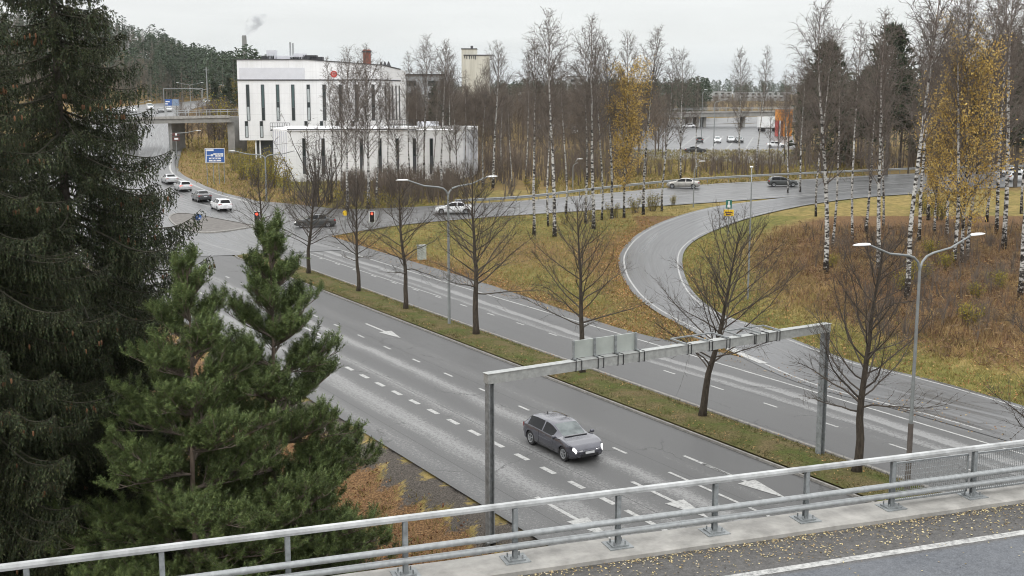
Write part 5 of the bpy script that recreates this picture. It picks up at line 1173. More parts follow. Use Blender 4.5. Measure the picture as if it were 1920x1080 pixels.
# ---- shrubs in front of the office
def bushy(Hh,W_,seed,stems,leaf,leafmat,twm,tw=.014,lsz=.16):
    global rng
    rng=np.random.default_rng(seed);tb=MB();lb=MB();A=[];B=[];Rr=[];Lc=[]
    for k in range(stems):
        az=rng.random()*6.28;sp_=rng.uniform(.05,.55);Q=branch_curve((rng.normal()*.12*W_,rng.normal()*.12*W_,-.15),(math.cos(az)*sp_,math.sin(az)*sp_,1),Hh*rng.uniform(.65,1.05),7,(0,0,.1),.07);tb.tube(Q,np.linspace(.035+.004*Hh,.008,7),5,cap=False)
        for j in range(int(7+Hh*1.6)):
            q,qd=pt_on(Q,rng.uniform(.18,1));s=unit(qd*.7+rng.normal(size=3)*.6);l=rng.uniform(.12,.3)*W_*.8;A.append(q);B.append(q+s*l);Rr.append(tw)
            for _ in range(3): b0=q+s*l*rng.uniform(.2,1);s3=unit(s+rng.normal(size=3)*.7);A.append(b0);B.append(b0+s3*l*.5);Rr.append(tw*.7)
            for _ in range(leaf): Lc.append(q+s*l*rng.random()*1.2+rng.normal(size=3)*.12*W_*.5)
    tb.spikes(A,B,Rr);o=[tb.mesh('shrub_stems',twm)]
    if leaf: lb.leaves(Lc,lsz);o.append(lb.mesh('shrub_leaves',leafmat))
    return o
SB=[bushy(9,4.5,400,14,0,None,M['twig_l'],.02),bushy(3.2,3,401,16,7,M['leaf_b'],M['twig_b']),bushy(2.6,2.6,402,12,4,M['leaf_b'],M['twig_b']),bushy(4,3.2,403,16,0,None,M['twig_b'],.016),bushy(1.3,1.5,404,12,7,M['leaf_b'],M['twig_b'],.009,.11)]
def shrub(px,yb,h,v,label,group,w_=1.0,nm='shrub'):
    P=at(px,yb);hb=(9,3.2,2.6,4,1.3)[v];k=h/hb;return tree_obj(nm,[('stems' if v!=0 else 'trunk',SB[v][0])]+([('foliage',SB[v][1])] if len(SB[v])>1 else []),label,'shrub' if v!=0 else 'tree',group,P,random.random()*6,(k*w_,k*w_,k))
shrub(592,385,12.5,0,'many stemmed bare tree in front of the white wing, left of the birches',None,nm='bare_tree');shrub(620,380,8.5,0,'lower many stemmed bare tree close right of the taller one',None,nm='bare_tree')
GY_='yellow green bushes left of the white wing'
for px,yb,h,v,l in((455,336,4.5,1,'yellow bush right of the blue direction sign'),(478,348,5,1,'yellow bush behind the double armed lamp at the junction'),(510,352,5.5,1,'yellow bush just right of the junction lamp'),(536,362,4.5,2,'olive bush below the left corner of the white wing'),(440,320,3.5,2,'small yellow bush behind the blue direction sign'),(492,290,5.5,1,'small yellow tree beneath the office balcony'),
    (412,262,9,1,'tall yellowing tree under the right end of the far bridge'),(432,276,4,2,'yellow bush below the far bridge end'),(446,200,11,1,'orange brown tree beside the left wall of the office')): shrub(px,yb,h,v,l,GY_,.8)
for i,(px,yb,h,v) in enumerate(((700,392,2.6,2),(735,390,2.2,2),(640,392,3,2),(760,385,3,3),(810,378,3.2,3),(880,368,3.6,3),(900,372,2.6,2),(955,368,3,3),(668,386,3.4,3),(580,382,3.6,3),(1000,362,2.6,2),(560,376,3,3))): shrub(px,yb,h,v,'low half bare bush in the belt between the crossing road and the white wing','bushes behind the crossing road',1.1)
for i,(px,yb,h,v) in enumerate(((1190,398,2.2,2),(1150,408,2,2),(1225,395,2.2,1),(1262,384,1.4,2),(1110,415,1.6,2),(1060,420,1.4,2))): shrub(px,yb,h,v,'knee high yellowing bush among the island birch trunks','bushes under the island birches')
for px,yb,h,v,l in((1818,610,1.6,4,'bright yellow bush low in the right wood'),(1722,528,1.9,4,'yellow bush beside the leaning birch foot'),(1690,545,1.6,4,'yellow green bush left of the leaning birch foot'),(1770,505,1.5,4,'small yellow bush left of the white birch trunks'),(1730,400,3,1,'tall yellow bush in front of the big golden birch'),(1762,412,3,1,'tall yellow bush under the smaller yellow birch'),(1830,560,1.3,4,'small yellow bush in the dead bracken'),(1745,480,1.6,4,'yellow bush between the leaning birch and the white trunks'),(1560,500,1.2,4,'small yellow bush at the foot of the large fan shaped birch'),(1870,540,1.4,4,'yellow bush below the paired birch trunks')): shrub(px,yb,h,v,l,'yellow bushes in the right wood')
# ---- conifers behind and the big foreground spruces and pines ---------------------
def conifer(Hh,Wd,seed,nlev,per,round_=False,start=.1,twl=.9,blw=.22,nn=9):
    """needle sprays on whorled branches, for trees seen from afar"""
    global rng
    rng=np.random.default_rng(seed);tb=MB();nb_=MB();tb.tube([(0,0,-.4),(rng.normal()*.1,0,Hh*.5),(0,0,Hh)],[Hh*.014,Hh*.009,.02],7)
    A=[];B=[];W_=[]
    for k in range(nlev):
        u=(k+rng.random()*.6)/nlev;z=Hh*(start+(1-start)*u)
        L=Wd*(((1-u)**.85) if not round_ else math.sqrt(max(0,1-(2*(u-.42))**2*.75))*(1-.35*u))+.15
        for j in range(per):
            az=rng.random()*6.28;l=L*rng.uniform(.65,1.15);dr=rng.uniform(-.25,.1) if not round_ else rng.uniform(0,.7)
            d=unit(np.array([math.cos(az),math.sin(az),dr]));e=np.array([0,0,z])+d*l;e[2]-=.04*l*l*(0 if round_ else 1)
            tb.tube([(0,0,z),e],[.03,.012],3,cap=False)
            for q in range(nn):
                g=rng.uniform(.25,1.05);b0=np.array([0,0,z])+(e-np.array([0,0,z]))*g+rng.normal(size=3)*.12*L*.5;s=unit(d*.5+rng.normal(size=3)*.6+np.array([0,0,-.35 if not round_ else .35]))
                A.append(b0);B.append(b0+s*twl*rng.uniform(.6,1.2));W_.append(blw*rng.uniform(.7,1.3))
    nb_.blades(A,B,W_);return [tb.mesh('conifer_trunk',M['bark_s']),nb_.mesh('conifer_needles',M['needle_d'])]
CV=[conifer(17,3.0,500,34,9),conifer(18,3.4,501,26,9,True,.38,.9,.26,12),conifer(15,2.6,502,30,8),conifer(16,3.6,503,22,10,True,.3,.9,.26,12)]
def place_con(px,D,yt,v,label,group,w_=1.0,nm='pine_tree'):
    x=xpx(px,D,250);P=gnd(x,D);h=zpx(yt,D)-P[2];k=h/(17,18,15,16)[v]
    return tree_obj(nm,[('trunk',CV[v][0]),('crown',CV[v][1])],label,'tree',group,P,random.random()*6,(k*w_,k*w_,k))
GC='dark conifers behind the right birches'
for px,D,yt,v,l,w_ in((1545,190,82,1,'dark pine crown behind the large fan shaped birch',1.0),(1518,215,140,1,'shorter dark pine left behind the fan shaped birch',1.0),(1665,190,50,1,'tall dark pine left behind the leaning birch',1.0),(1632,200,130,3,'dark pine between the fan shaped and leaning birches',1.0),(1690,205,130,1,'dark pine close behind the leaning birch trunk',1.1),(1610,230,150,3,'broad dark pine deep in the right wood',1.1),
    (1770,190,95,1,'dark pine half hidden left of the golden birch',1.0),(1880,185,70,1,'dark pine behind the paired birch trunks',1.1),(1910,170,100,3,'dark pine at the right edge behind the birches',1.2),(1840,200,110,3,'dark pine right behind the golden birch',1.1),(1575,210,160,0,'dark spruce behind the middle of the right wood',1.1),(1735,215,150,0,'dark spruce left of the golden birch',1.1),
    (832,250,148,0,'dark conifer right of the grey block',1.0),(815,270,160,2,'smaller dark conifer beside the grey block',1.0)): place_con(px,D,yt,v,l,GC if px>1400 else None,w_,'spruce_tree' if v in(0,2) else 'pine_tree')
# small firs at the wood edge left of the office
for px,D,yt,v,l in((405,300,150,0,'dark spruce beside the far bridge right end'),(424,310,165,2,'lower dark spruce between far bridge and office'),(432,330,145,0,'tall dark spruce close left of the office')): place_con(px,D,yt,v,l,'spruces left of the office',1.25,'spruce_tree')
# ---------------------------------------------------------------- foreground spruces and young pines
def arrays(mb):
    V=np.concatenate(mb.v);T=[]
    if mb.q: q=np.concatenate(mb.q);T+= [q[:,[0,1,2]],q[:,[0,2,3]]]
    if mb.t: T.append(np.concatenate(mb.t))
    return V,np.concatenate(T)
def rotz(a): c,s=math.cos(a),math.sin(a);return np.array([[c,s,0],[-s,c,0],[0,0,1.]])
def frame_rows(d,upv=(0,0,1)):
    X=unit(np.array(d,float));Y=np.cross(upv,X)
    Y=unit(Y) if np.linalg.norm(Y)>1e-3 else np.array([0,1.,0]);return np.array([X,Y,np.cross(X,Y)])
def spruce_branch(seed,L):
    """one drooping branch along +x, metres: wood mesh and needle mesh"""
    global rng
    rng=np.random.default_rng(seed);w=MB();nb=MB();n=12
    t=np.linspace(0,1,n);P=np.stack([L*t*(1-.05*t),.05*L*np.cumsum(rng.normal(size=n))*.25,-L*(.30*t-.05*t**2-.20*t**5)],-1)
    w.tube(P,np.linspace(.012+.008*L,.006,n),4,cap=False)
    tA=[];tB=[];A=[];B=[]
    def needles(p,d,l,k):
        for i in range(k):
            f=(i+rng.random())/k;b=p+d*l*f;r=rng.normal(size=3);r-=d*(r@d);r=unit(r);e=b+d*.055+r*.05*(1.15-.5*f);A.append(b);B.append(e)
        A.append(p+d*l*.85);B.append(p+d*l*1.08)
    m=int(L/.085)
    for i in range(m):
        f=.1+.9*(i+rng.random()*.7)/m;p,d=pt_on(P,f)
        for s in(-1,1):
            if rng.random()<.12: continue
            l=(.18+.62*L/3.5*math.sin(math.pi*min(1,f*.85+.12)))*rng.uniform(.6,1.15)
            s0=unit(d*.55+np.array([0,s,0])*rng.uniform(.45,.9)+np.array([0,0,-.28-.35*rng.random()]))
            q=p+s0*l*.5;s1=unit(s0+np.array([0,0,-.75]));e=q+s1*l*.5
            tA+= [p,q];tB+=[q,e];k=max(3,int(l*13));needles(p,s0,l*.5,k);needles(q,s1,l*.5,k)
            for _ in range(int(1+l*4.5)):      # hanging twiglets
                g=rng.uniform(.1,1);b=p+(q-p)*g*2 if g<.5 else q+(e-q)*(g-.5)*2;dn=unit(np.array([0,0,-1.])+rng.normal(size=3)*.22);hl=rng.uniform(.12,.36);tA.append(b);tB.append(b+dn*hl);needles(b,dn,hl,max(3,int(hl*15)))
    w.spikes(tA,tB,.006);nb.blades(A,B,.034);return arrays(w),arrays(nb)
SBR=[[spruce_branch(600+10*j+i,L) for i in range(2)] for j,L in enumerate((1.2,2.4,3.6,4.8))]
def spruce(Hh,rad,seed,z0,sp=.36,per=5,cone_top=True):
    rg=np.random.default_rng(seed);tb=MB();wb=MB();nb=MB();cn=MB()
    tb.tube([(0,0,-.6),(.05,0,Hh*.3),(-.04,.03,Hh*.7),(0,0,Hh)],[.24,.19,.11,.02],10)
    z=z0;k=0
    while z<Hh-.4:
        L=rad(Hh-z)
        for j in range(per):
            az=k*2.4+rg.random()*.9;k+=1;l=L*rg.uniform(.72,1.12);zz=z+rg.random()*sp
            ji=int(np.argmin([abs(l-a) for a in(1.2,2.4,3.6,4.8)]));base=(1.2,2.4,3.6,4.8)[ji]
            (Vw,Tw),(Vn,Tn)=SBR[ji][rg.integers(2)];sc=l/base
            tilt=.28*max(0,1-(Hh-z)/5)*1.4-.06+rg.normal()*.06
            Rm=np.array([[math.cos(tilt),0,math.sin(tilt)],[0,1,0],[-math.sin(tilt),0,math.cos(tilt)]])@rotz(az)
            o=np.array([0,0,zz]);wb.add(Vw*sc@Rm+o,None,Tw);nb.add(Vn*sc@Rm+o,None,Tn)
            if cone_top and rg.random()<.30 and l>1.2:
                for _ in range(rg.integers(3,9)):
                    f=rg.uniform(.45,.98);p=np.array([l*f,rg.normal()*.16*l*.4,-l*(.30*f-.05*f*f-.2*f**5)-.06-.1*rg.random()])@Rm+o
                    cn.lathe([(.004,0),(.022,-.02),(.027,-.06),(.018,-.115),(.003,-.135)],6,p)
        z+=sp*rg.uniform(.85,1.15)
    return [('trunk',tb.mesh('spruce_trunk',M['bark_s'],True)),('branches',wb.mesh('spruce_branches',M['twig_s'])),('needles',nb.mesh('spruce_needles',M['needle_s']))],cn.mesh('spruce_cones',M['cone'])
sp_parts,sp_cones=spruce(21.5,lambda d:min(3.7,.5+.36*d),700,1.6,.37,6)
def put_spruce(px,D,label,k=1.0,rz=0,cones=True,dz=0,wide=1.0):
    x=xpx(px,D,400);P=gnd(x,D,dz);e=tree_obj('spruce_tree',[],label,'tree','tall spruces on the left',P,rz,(k*wide,k*wide,k))
    for nm,me in sp_parts:
        o=ob('crown' if nm=='needles' else nm,me,e)
        if nm=='needles' and cones: c=ob('cone',sp_cones,o);c['kind']='stuff'
    return e
put_spruce(126,31,'tall spruce with brown cones whose trunk rises out of the top of the photo',1.0,.4)
put_spruce(-70,27,'dark spruce cut by the left edge of the photo',.93,2.2,True)
put_spruce(40,29,'lower spruce filling the dark bottom left corner',.70,4.0,False,-.3,1.1)
put_spruce(215,37,'shadowed spruce between the tall spruce and the young pines',.58,1.2,False,0,1.0)
def pine_shoot(seed,L):
    global rng
    rng=np.random.default_rng(seed);nb=MB();k=int(40*L/.3);f=rng.random(k);a=rng.random(k)*6.28
    b=np.stack([L*f,np.zeros(k),np.zeros(k)],-1);r=np.stack([rng.uniform(.35,.9,k),np.cos(a),np.sin(a)],-1);r=unit(r)
    nb.blades(b,b+r*rng.uniform(.075,.125,(k,1)),.015)
    return arrays(nb)
PSH=[pine_shoot(800+i,L) for i,L in enumerate((.20,.28,.36))]
def pine(Hh,rad,seed,z0,sp=.48,per=6,sideamt=1.0):
    rg=np.random.default_rng(seed);tb=MB();wb=MB();nb=MB()
    global rng
    rng=rg;tx=lambda z:np.array([.06*math.sin(z*.7+seed),.05*math.cos(z*.9),z])
    zs=np.linspace(-.3,Hh,14);tb.tube([tx(z) for z in zs],np.linspace(.125,.014,14),9)
    def shoot(p,d,s=1.0):
        V,T=PSH[rg.integers(3)];nb.add(V*s@frame_rows(d+rg.normal(size=3)*.12)+p,None,T)
    z=z0;k=0
    while z<Hh-.15:
        u=(Hh-z)/Hh;L=rad(Hh-z)
        for j in range(per):
            az=k*1.05+rg.random()*.6;l=L*rg.uniform(.7,1.12);up=1.5*math.exp(-(Hh-z)/1.6)+.42*math.exp(-(Hh-z)/4.5)+.02
            Q=branch_curve(tx(z),(math.cos(az),math.sin(az),up),l,9,(0,0,.35+rg.normal()*.15),.06);wb.tube(Q,np.linspace(.010+.007*l,.006,9),4,cap=False)
            tipd=unit(Q[-1]-Q[-2]);shoot(Q[-1]-tipd*.1,unit(tipd+np.array([0,0,.5])))
            m=int(l*6*sideamt)
            for i in range(m):
                f=rg.uniform(.1,.99);p,d=pt_on(Q,f);s=1 if i%2 else -1
                lat=np.cross((0,0,1),d);sd=unit(d*.75+lat*s*rg.uniform(.4,1)+np.array([0,0,.28+rg.normal()*.2]));sl=min(1.2,.25+l*.36*(1.12-f))*rg.uniform(.6,1.15)
                E=branch_curve(p,sd,sl,4,(0,0,.5),.08);wb.tube(E,[.010,.008,.006,.005],3,cap=False)
                ed=unit(E[-1]-E[-2]);shoot(E[-1]-ed*.16,unit(ed+np.array([0,0,.45])))
                for _ in range(2+int(sl*4.6)):
                    q,qd=pt_on(E,rg.uniform(.3,1));shoot(q,unit(qd+rg.normal(size=3)*.5+np.array([0,0,.5])),.9)
        k+=1.7+per;z+=sp*rg.uniform(.8,1.2)*(.75+.45*u)
    top=tx(Hh)
    for _ in range(5): shoot(top-np.array([0,0,rg.uniform(0,.5)]),unit(np.array([0,0,1.])+rg.normal(size=3)*.15),1.1)
    return [('trunk',tb.mesh('pine_trunk',M['bark_p'],True)),('branches',wb.mesh('pine_branches',M['twig_p'])),('crown',nb.mesh('pine_needles',M['needle_p']))]
PA=pine(12.2,lambda d:min(4.4,.30+.41*d),811,.8,.33,8,1.15);PB=pine(12.6,lambda d:min(3.15,.34+.36*d),812,.8,.34,8,1.1);PC=pine(7.2,lambda d:min(2.6,.3+.42*d),813,.5,.40,7,1.4)
def put_pine(px,D,parts,label,ytop,rz=0,Hb=12.2):
    x=xpx(px,D,700);P=gnd(x,D);k=(zpx(ytop,D)-P[2])/Hb;return tree_obj('pine_tree',parts,label,'tree','young pines by the road',P,rz,k)
put_pine(356,27.5,PA,'left young pine with bushy lower boughs in front of the dark spruces',492,.3)
put_pine(512,29.5,PB,'right young pine with candle like top in front of the carriageway',430,1.9,12.6)
put_pine(575,29.0,PC,'small young pine low at the roadside right of the taller pines',840,.8,7.2)
# ---------------------------------------------------------------- woods seen as one mass
def scatter(protos,pos,sc,rz,rg,tint=None):
    mb=MB()
    for p,s,a in zip(pos,sc,rz):
        V,T=protos[rg.integers(len(protos))];mb.add((V*s)@rotz(a)+p,None,T)
    return mb
def proto_bare(seed,Hh=15,n=46,w=.17,r=.05,low=.25):
    global rng
    rng=np.random.default_rng(seed);A=[(0,0,-.5)];B=[(rng.normal()*.3,0,Hh)];Rr=[.16]
    for k in range(n):
        f=rng.uniform(low,.96);az=rng.random()*6.28;l=Hh*w*(1.15-f)*rng.uniform(.7,1.4)*1.5;p=np.array([0,0,Hh*f]);d=unit(np.array([math.cos(az),math.sin(az),rng.uniform(.8,1.8)]));A.append(p);B.append(p+d*l);Rr.append(r*.8)
        for _ in range(5):
            g=rng.uniform(.2,1);q=p+d*l*g;s=unit(d+rng.normal(size=3)*.6);A.append(q);B.append(q+s*l*rng.uniform(.3,.6));Rr.append(r*.55)
    m=MB();m.spikes(A,B,Rr);return arrays(m)
def proto_con(seed,Hh=16,n=190,wd=2.3,rnd=False,bw=.55):
    global rng
    rng=np.random.default_rng(seed);m=MB();lo=.45 if rnd else .08;u=rng.random(n);z=Hh*(lo+(1-lo)*u);L=wd*((1-u)**.8 if not rnd else np.sqrt(np.clip(1-(2*u-.85)**2*.8,0,1)))+.1
    az=rng.random(n)*6.28;g=rng.uniform(.15,1,n);b=np.stack([np.cos(az)*L*g,np.sin(az)*L*g,z],-1);d=unit(np.stack([np.cos(az),np.sin(az),rng.normal(size=n)*.4-.2],-1));m.blades(b,b+d*rng.uniform(.7,1.4,(n,1)),bw)
    m2=MB();m2.spikes([(0,0,-.5)],[(0,0,Hh)],[.2]);return arrays(m),arrays(m2)
rg=np.random.default_rng(99)
M['wood_b']=simple('brown_winter_twigs',(.112,.088,.068),.9,var=.45,scale=.06,detail=6);M['wood_g']=simple('grey_winter_twigs',(.125,.108,.088),.9,var=.4,scale=.06,detail=6);M['trunk_f']=simple('far_trunks',(.19,.165,.14),.9,var=.3,scale=.1);M['needle_f']=leafm('far_needles',[(.032,.05,.03),(.045,.068,.04),(.055,.075,.042),(.038,.058,.036)],.7,.05)
PBa=[proto_bare(900+i) for i in range(5)];PBw=[proto_bare(910+i,14,40,.26,.06,.12) for i in range(4)];PCo=[proto_con(920+i,16,190,2.4) for i in range(3)];PPi=[proto_con(930+i,18,170,2.6,True,.6) for i in range(3)]
def wood(name,label,cells,protos,mat,hs,seed,trunks=None,tmat=None):
    """cells: (px0,px1,D0,D1,count)"""
    rg=np.random.default_rng(seed);X=[];Y=[]
    for p0,p1,d0,d1,n in cells:
        D=np.sqrt(rg.uniform(d0*d0,d1*d1,n));X.append((rg.uniform(p0,p1,n)-960)/F*(D*CP));Y.append(D)
    X=np.concatenate(X);Y=np.concatenate(Y);k=off_road(X,Y,3);X=X[k];Y=Y[k]
    pos=np.c_[X,Y,H(X,Y)];sc=rg.uniform(*hs,len(X));rz=rg.random(len(X))*6.28
    mb=scatter(protos,pos,sc,rz,np.random.default_rng(1));o=mb.build(name,mat);tag(o,label,kind='stuff')
    if trunks: mb=scatter(trunks,pos,sc,rz,np.random.default_rng(1));mb.build('trunk',tmat,o)
    return o
wood('forest','green conifer forest on the hillside left of the office',[(300,505,420,760,460),(-40,340,470,760,330)],[a for a,b in PCo+PPi],M['needle_f'],(.75,1.25),1,[b for a,b in PCo+PPi],M['trunk_f'])
wood('forest','grey brown leafless forest on the upper hillside',[(-40,345,440,740,520)],PBa,M['wood_g'],(.85,1.25),2)
wood('forest','brown leafless wood behind the white buildings and the birch grove',[(752,1215,255,420,300),(1180,1300,228,262,10),(1040,1240,300,480,90)],PBw,M['wood_b'],(.7,1.05),3)
wood('forest','dark conifer ridge behind the parking area',[(1225,1330,430,560,60),(940,1240,520,760,160)],[a for a,b in PCo+PPi],M['needle_f'],(.7,1.0),4,[b for a,b in PCo+PPi],M['trunk_f'])
wood('forest','distant forest along the horizon',[(480,2000,1000,1700,900)],[a for a,b in PPi],M['needle_f'],(.75,1.1),5)
wood('forest','brown wood between the far bridge and the horizon',[(1280,1530,430,800,150)],PBw,M['wood_b'],(.5,.75),6)
wood('forest','tangled leafless wood beyond the crossing road on the right',[(1492,2000,185,300,95),(1446,1500,215,262,5)],PBa,M['wood_b'],(.7,1.15),7)
wood('forest','dark conifers deep in the right hand wood',[(1500,2000,215,320,70)],[a for a,b in PCo+PPi],M['needle_f'],(.7,1.0),8,[b for a,b in PCo+PPi],M['trunk_f'])
wood('forest','young leafless trees on the slope below the far bridge',[(335,440,232,300,60)],PBw,M['wood_b'],(.35,.6),9)
# brush belt between crossing road and parking, and weeds
PBr=[proto_bare(940+i,3.2,14,.42,.026,.02) for i in range(5)]
def belt(name,label,quads,n,protos,mat,hs,seed):
    rg=np.random.default_rng(seed);Q=[]
    for (x0,y0),(x1,y1),h in quads:
        c=[at(x,y)[:2] for x,y in((x0,y0),(x1,y0),(x0,y1),(x1,y1))];m=int(n*h);u=rg.random((m,1));w=rg.random((m,1))
        Q.append((c[0]*(1-u)+c[1]*u)*(1-w)+(c[2]*(1-u)+c[3]*u)*w)
    Q=np.concatenate(Q);Q=Q[off_road(Q[:,0],Q[:,1],1.5)];pos=np.c_[Q,H(Q[:,0],Q[:,1])];sc=rg.uniform(*hs,len(Q));rz=rg.random(len(Q))*6.28
    o=scatter(protos,pos,sc,rz,rg).build(name,mat);return tag(o,label,kind='stuff')
belt('undergrowth','brown leafless brush between the crossing road and the parking area',[((850,300),(1180,350),1.0),((1150,318),(1480,332),.3),((640,350),(860,385),.6),((880,250),(1150,300),.8),((1480,300),(1960,318),.6)],420,PBr,M['wood_b'],(.55,1.2),21)
PBk=[proto_bare(950+i,1.3,16,.5,.013,.02) for i in range(5)]
belt('undergrowth','grey brown leafless brush between the right hand birches',[((1500,430),(1920,500),1.),((1620,500),(1920,640),1.)],170,PBk,M['wood_b'],(.4,1.2),22)
# ---------------------------------------------------------------- ground cover
def rand_pts(n,f,x0,x1,y0,y1,seed):
    rg=np.random.default_rng(seed);out=[];c=0
    while c<n:
        x=rg.uniform(x0,x1,20000);y=rg.uniform(y0,y1,20000);k=f(x,y)
        k=(rg.random(20000)<k)
        if not k.any(): break
        x=x[k];y=y[k];k=off_road(x,y,.15);out.append(np.stack([x[k],y[k]],-1));c+=k.sum()
    return np.concatenate(out)[:n]
def od(x,y): return x*NV[0]+y*NV[1]-O0,x*DV[0]+y*DV[1]
def fw(x,y):
    o,s=od(x,y);d=dist_poly(ramp_i,x,y);return np.where((o<-19)&(x>8)&(y<135)&pip(np.r_[ramp_i,[[400,40],[400,150]]],x,y),sst(3.5,9,d),0)
global_seed=0
M['bracken']=leafm('dead_bracken',[(.13,.075,.045),(.20,.125,.065),(.28,.20,.10),(.09,.055,.04),(.15,.09,.055),(.26,.18,.075)],.9,.25)
Pw=rand_pts(11000,lambda x,y:fw(x,y)*np.clip(1.2-y/170,.2,1),10,75,42,130,31)
rng=np.random.default_rng(32);A=[];B=[]
n=len(Pw);z=H(Pw[:,0],Pw[:,1]);C=np.c_[Pw,z];hh=rng.uniform(.35,1.15,n)*(.55+.9*np.clip(np.sin(Pw[:,0]*.5)*np.sin(Pw[:,1]*.37)+.4,0,1))
for _ in range(5):
    b=C+np.c_[rng.normal(size=(n,2))*.18,np.zeros(n)-.03];e=b+np.c_[rng.normal(size=(n,2))*.28,hh*rng.uniform(.5,1.1,n)];A.append(b);B.append(e)
    f=rng.uniform(.3,1,(n,1));m=b+(e-b)*f;A.append(m);B.append(m+rng.normal(size=(n,3))*[.22,.22,.1])
mb=MB();mb.blades(np.concatenate(A),np.concatenate(B),rng.uniform(.03,.085,n*10));tag(mb.build('undergrowth',M['bracken']),'dead brown bracken and raspberry canes among the right hand birches',kind='stuff')
M['grassb']=leafm('autumn_grass',[(.15,.14,.04),(.25,.20,.07),(.34,.26,.10),(.12,.13,.035),(.28,.22,.075)],.85,.12)
def fi(x,y):
    o,s=od(x,y);return np.where((o<-15.3)&(x<22)&(y<150)&(y>60)&(x>-42),.8,0)+np.where((o<-18.5)&(x>8)&(y<125)&(dist_poly(ramp_i,x,y)<10),.9,0)+np.where((o>9.5)&(s>-60)&(x>-16)&(y<48),.3,0)
Pg=rand_pts(26000,lambda x,y:np.clip(fi(x,y),0,1)*np.clip(1.3-y/130,.25,1),-42,60,28,150,41);n=len(Pg);rng=np.random.default_rng(42);C=np.c_[Pg,H(Pg[:,0],Pg[:,1])-.06]
A=[];B=[]
for _ in range(4): b=C+np.c_[rng.normal(size=(n,2))*.12,np.zeros(n)];A.append(b);B.append(b+np.c_[rng.normal(size=(n,2))*.12,rng.uniform(.12,.32,n)])
mb=MB();mb.blades(np.concatenate(A),np.concatenate(B),.035);tag(mb.build('grass',M['grassb']),'tufted autumn grass on the verges and the island',kind='stuff')
# dry pale grass tussocks between the bracken, rough grass on the bank below the office
def pt_(x,y): return fw(x,y)*(np.sin(x*.31+1.3)*np.sin(y*.23+.4)+.35*np.sin(x*.9)*np.sin(y*1.1)>.18)*np.clip(1.2-y/170,.2,1)
Pd=rand_pts(5200,pt_,10,75,42,130,61);n=len(Pd);rng=np.random.default_rng(62);C=np.c_[Pd,H(Pd[:,0],Pd[:,1])-.03];A=[];B=[]
for _ in range(7): b=C+np.c_[rng.normal(size=(n,2))*.1,np.zeros(n)];A.append(b);B.append(b+np.c_[rng.normal(size=(n,2))*.25,rng.uniform(.3,.75,n)])
M['tuss']=leafm('pale_dry_grass',[(.30,.21,.10),(.40,.29,.14),(.24,.15,.07),(.34,.26,.10)],.9,.3)
mb=MB();mb.blades(np.concatenate(A),np.concatenate(B),.035);tag(mb.build('grass',M['tuss']),'pale dry grass tussocks in the right hand wood',kind='stuff')
Pd=rand_pts(13000,lambda x,y:np.where((x/y>-.31)&(x/y<-.04)&(y>140),.8,0)+np.where((x/y>.03)&(x/y<.3)&(y>160)&(y<262),.9,0),-75,75,140,262,63);n=len(Pd);C=np.c_[Pd,H(Pd[:,0],Pd[:,1])-.03];A=[];B=[]
for _ in range(4): b=C+np.c_[rng.normal(size=(n,2))*.3,np.zeros(n)];A.append(b);B.append(b+np.c_[rng.normal(size=(n,2))*.3,rng.uniform(.2,.7,n)])
mb=MB();mb.blades(np.concatenate(A),np.concatenate(B),.12);tag(mb.build('grass',M['grassb']),'rough golden grass on the bank below the office',kind='stuff')
# median turf tufts
rng=np.random.default_rng(43);n=9000;s_=rng.uniform(-106,-15,n);o_=rng.uniform(-7.1,-4.6,n);P2=np.stack([so(a,b) for a,b in zip(s_,o_)]);C=np.c_[P2,H(P2[:,0],P2[:,1])+.1]
M['grassm']=leafm('median_grass',[(.075,.088,.025),(.11,.105,.035),(.14,.115,.05),(.06,.075,.02)],.85,.3)
A=[];B=[]
for _ in range(3): b=C+np.c_[rng.normal(size=(n,2))*.06,np.zeros(n)];A.append(b);B.append(b+np.c_[rng.normal(size=(n,2))*.07,rng.uniform(.1,.2,n)])
mb=MB();mb.blades(np.concatenate(A),np.concatenate(B),.03);tag(mb.build('grass',M['grassm']),'short turf along the median strip',kind='stuff')
# fallen leaves
M['lf_o']=leafm('fallen_orange_leaves',[(.34,.19,.07),(.25,.12,.05),(.42,.27,.11),(.17,.085,.04),(.48,.34,.14)],.8,.4);M['lf_y']=leafm('fallen_yellow_leaves',[(.46,.37,.16),(.55,.48,.29),(.36,.27,.13),(.24,.17,.10),(.50,.45,.33)],.8,2)
def fl(x,y):
    o,s=od(x,y);e=np.minimum(dist_poly(farR,x,y),dist_poly(ramp_o,x,y));isl_=(o<-15)&(x<16)&(y<150)&(y>55)&(x>-40)
    return np.where(isl_,.12+.88*np.exp(-e/1.9),0)+np.where((o<-18)&(x>8)&(y<120),.3*np.exp(-dist_poly(ramp_i,x,y)/2.5)+.10,0)
Pl=rand_pts(30000,lambda x,y:np.clip(fl(x,y),0,1),-40,70,36,150,51);C=np.c_[Pl,H(Pl[:,0],Pl[:,1])-.01+.12*np.random.default_rng(5).random(len(Pl))]
rng=np.random.default_rng(52);mb=MB();mb.leaves(C,.15,flat=.5);tag(mb.build('fallen_leaves',M['lf_o']),'orange brown leaves drifted along the island edges and the loop',kind='stuff')
def fp(x,y):
    o,s=od(x,y);return np.where((o>9.2)&(o<24)&(s>-58)&(s<-14),np.clip((o-9.2)/3,.05,1),0)
Pl=rand_pts(30000,fp,-30,12,24,60,53);C=np.c_[Pl,H(Pl[:,0],Pl[:,1])-.03+.1*np.random.default_rng(6).random(len(Pl))]
M['lf_r']=leafm('fallen_red_brown_leaves',[(.20,.09,.04),(.14,.06,.03),(.26,.13,.06),(.10,.05,.03),(.30,.19,.08)],.85,.5)
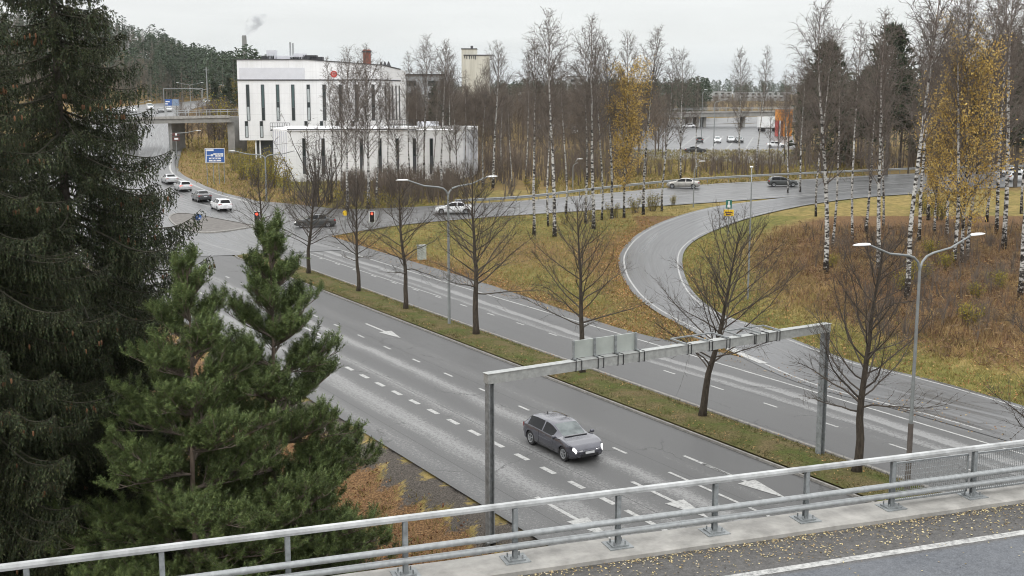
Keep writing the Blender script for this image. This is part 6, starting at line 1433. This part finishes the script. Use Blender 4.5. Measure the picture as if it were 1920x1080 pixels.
mb=MB();mb.leaves(C,.12,flat=.4);tag(mb.build('fallen_leaves',M['lf_r']),'deep orange leaf litter below the young pines and behind the railing',kind='stuff')
rng=np.random.default_rng(54);n=4200;cl_=rng.uniform(-8,20,160);tv=np.where(rng.random(n)<.45,cl_[rng.integers(0,160,n)]+rng.normal(size=n)*.22,rng.uniform(-8,20,n));nv=np.where(rng.random(n)<.3,19.53-np.abs(rng.normal(size=n))*.12,18.3+1.25*rng.random(n)**.75);k=(rng.random(n)<np.clip(.35+.045*tv+(nv>19.3)*.5,.08,1));tv=tv[k];nv=nv[k]
ex=rng.uniform(-8,20,150);tv=np.r_[tv,ex];nv=np.r_[nv,rng.uniform(16.6,18.2,150)]
C=np.stack([tv*bt[0]+nv*bn[0],tv*bt[1]+nv*bn[1],np.full(len(tv),DZ+.022)],-1);mb=MB();mb.leaves(C,.055,flat=.8);tag(mb.build('fallen_leaves',M['lf_y']),'yellow leaves strewn along the kerb of the overpass',kind='stuff')
rng=np.random.default_rng(55);n=1500;s_=rng.uniform(-106,-15,n);o_=rng.uniform(-7.2,-4.5,n);C=np.array([gnd(*so(a,b),.2) for a,b in zip(s_,o_)]);n2=900
s_=rng.uniform(-100,-20,n2);o_=-15.2-np.abs(rng.normal(size=n2))*1.2;C=np.r_[C,[gnd(*so(a,b),OFF+.04) for a,b in zip(s_,o_)]]
mb=MB();mb.leaves(C,.10,flat=.7);tag(mb.build('fallen_leaves',M['lf_o']),'scattered leaves on the median turf and the paved shoulder',kind='stuff')
# ---------------------------------------------------------------- damp air
m=bpy.data.materials.new('damp_air');m.use_nodes=True;nt=m.node_tree;nt.nodes.remove(nt.nodes['Principled BSDF'])
v=nd(nt,'ShaderNodeVolumePrincipled');v.inputs['Color'].default_value=(.93,.95,.97,1);v.inputs['Density'].default_value=HAZE;v.inputs['Anisotropy'].default_value=.2
nt.links.new(v.outputs[0],nt.nodes['Material Output'].inputs['Volume'])
mb=MB();mb.box((0,3000,46.5),(13000,8000,101));hz=mb.build('haze',m);hz['kind']='stuff'
scene.cycles.volume_bounces=0
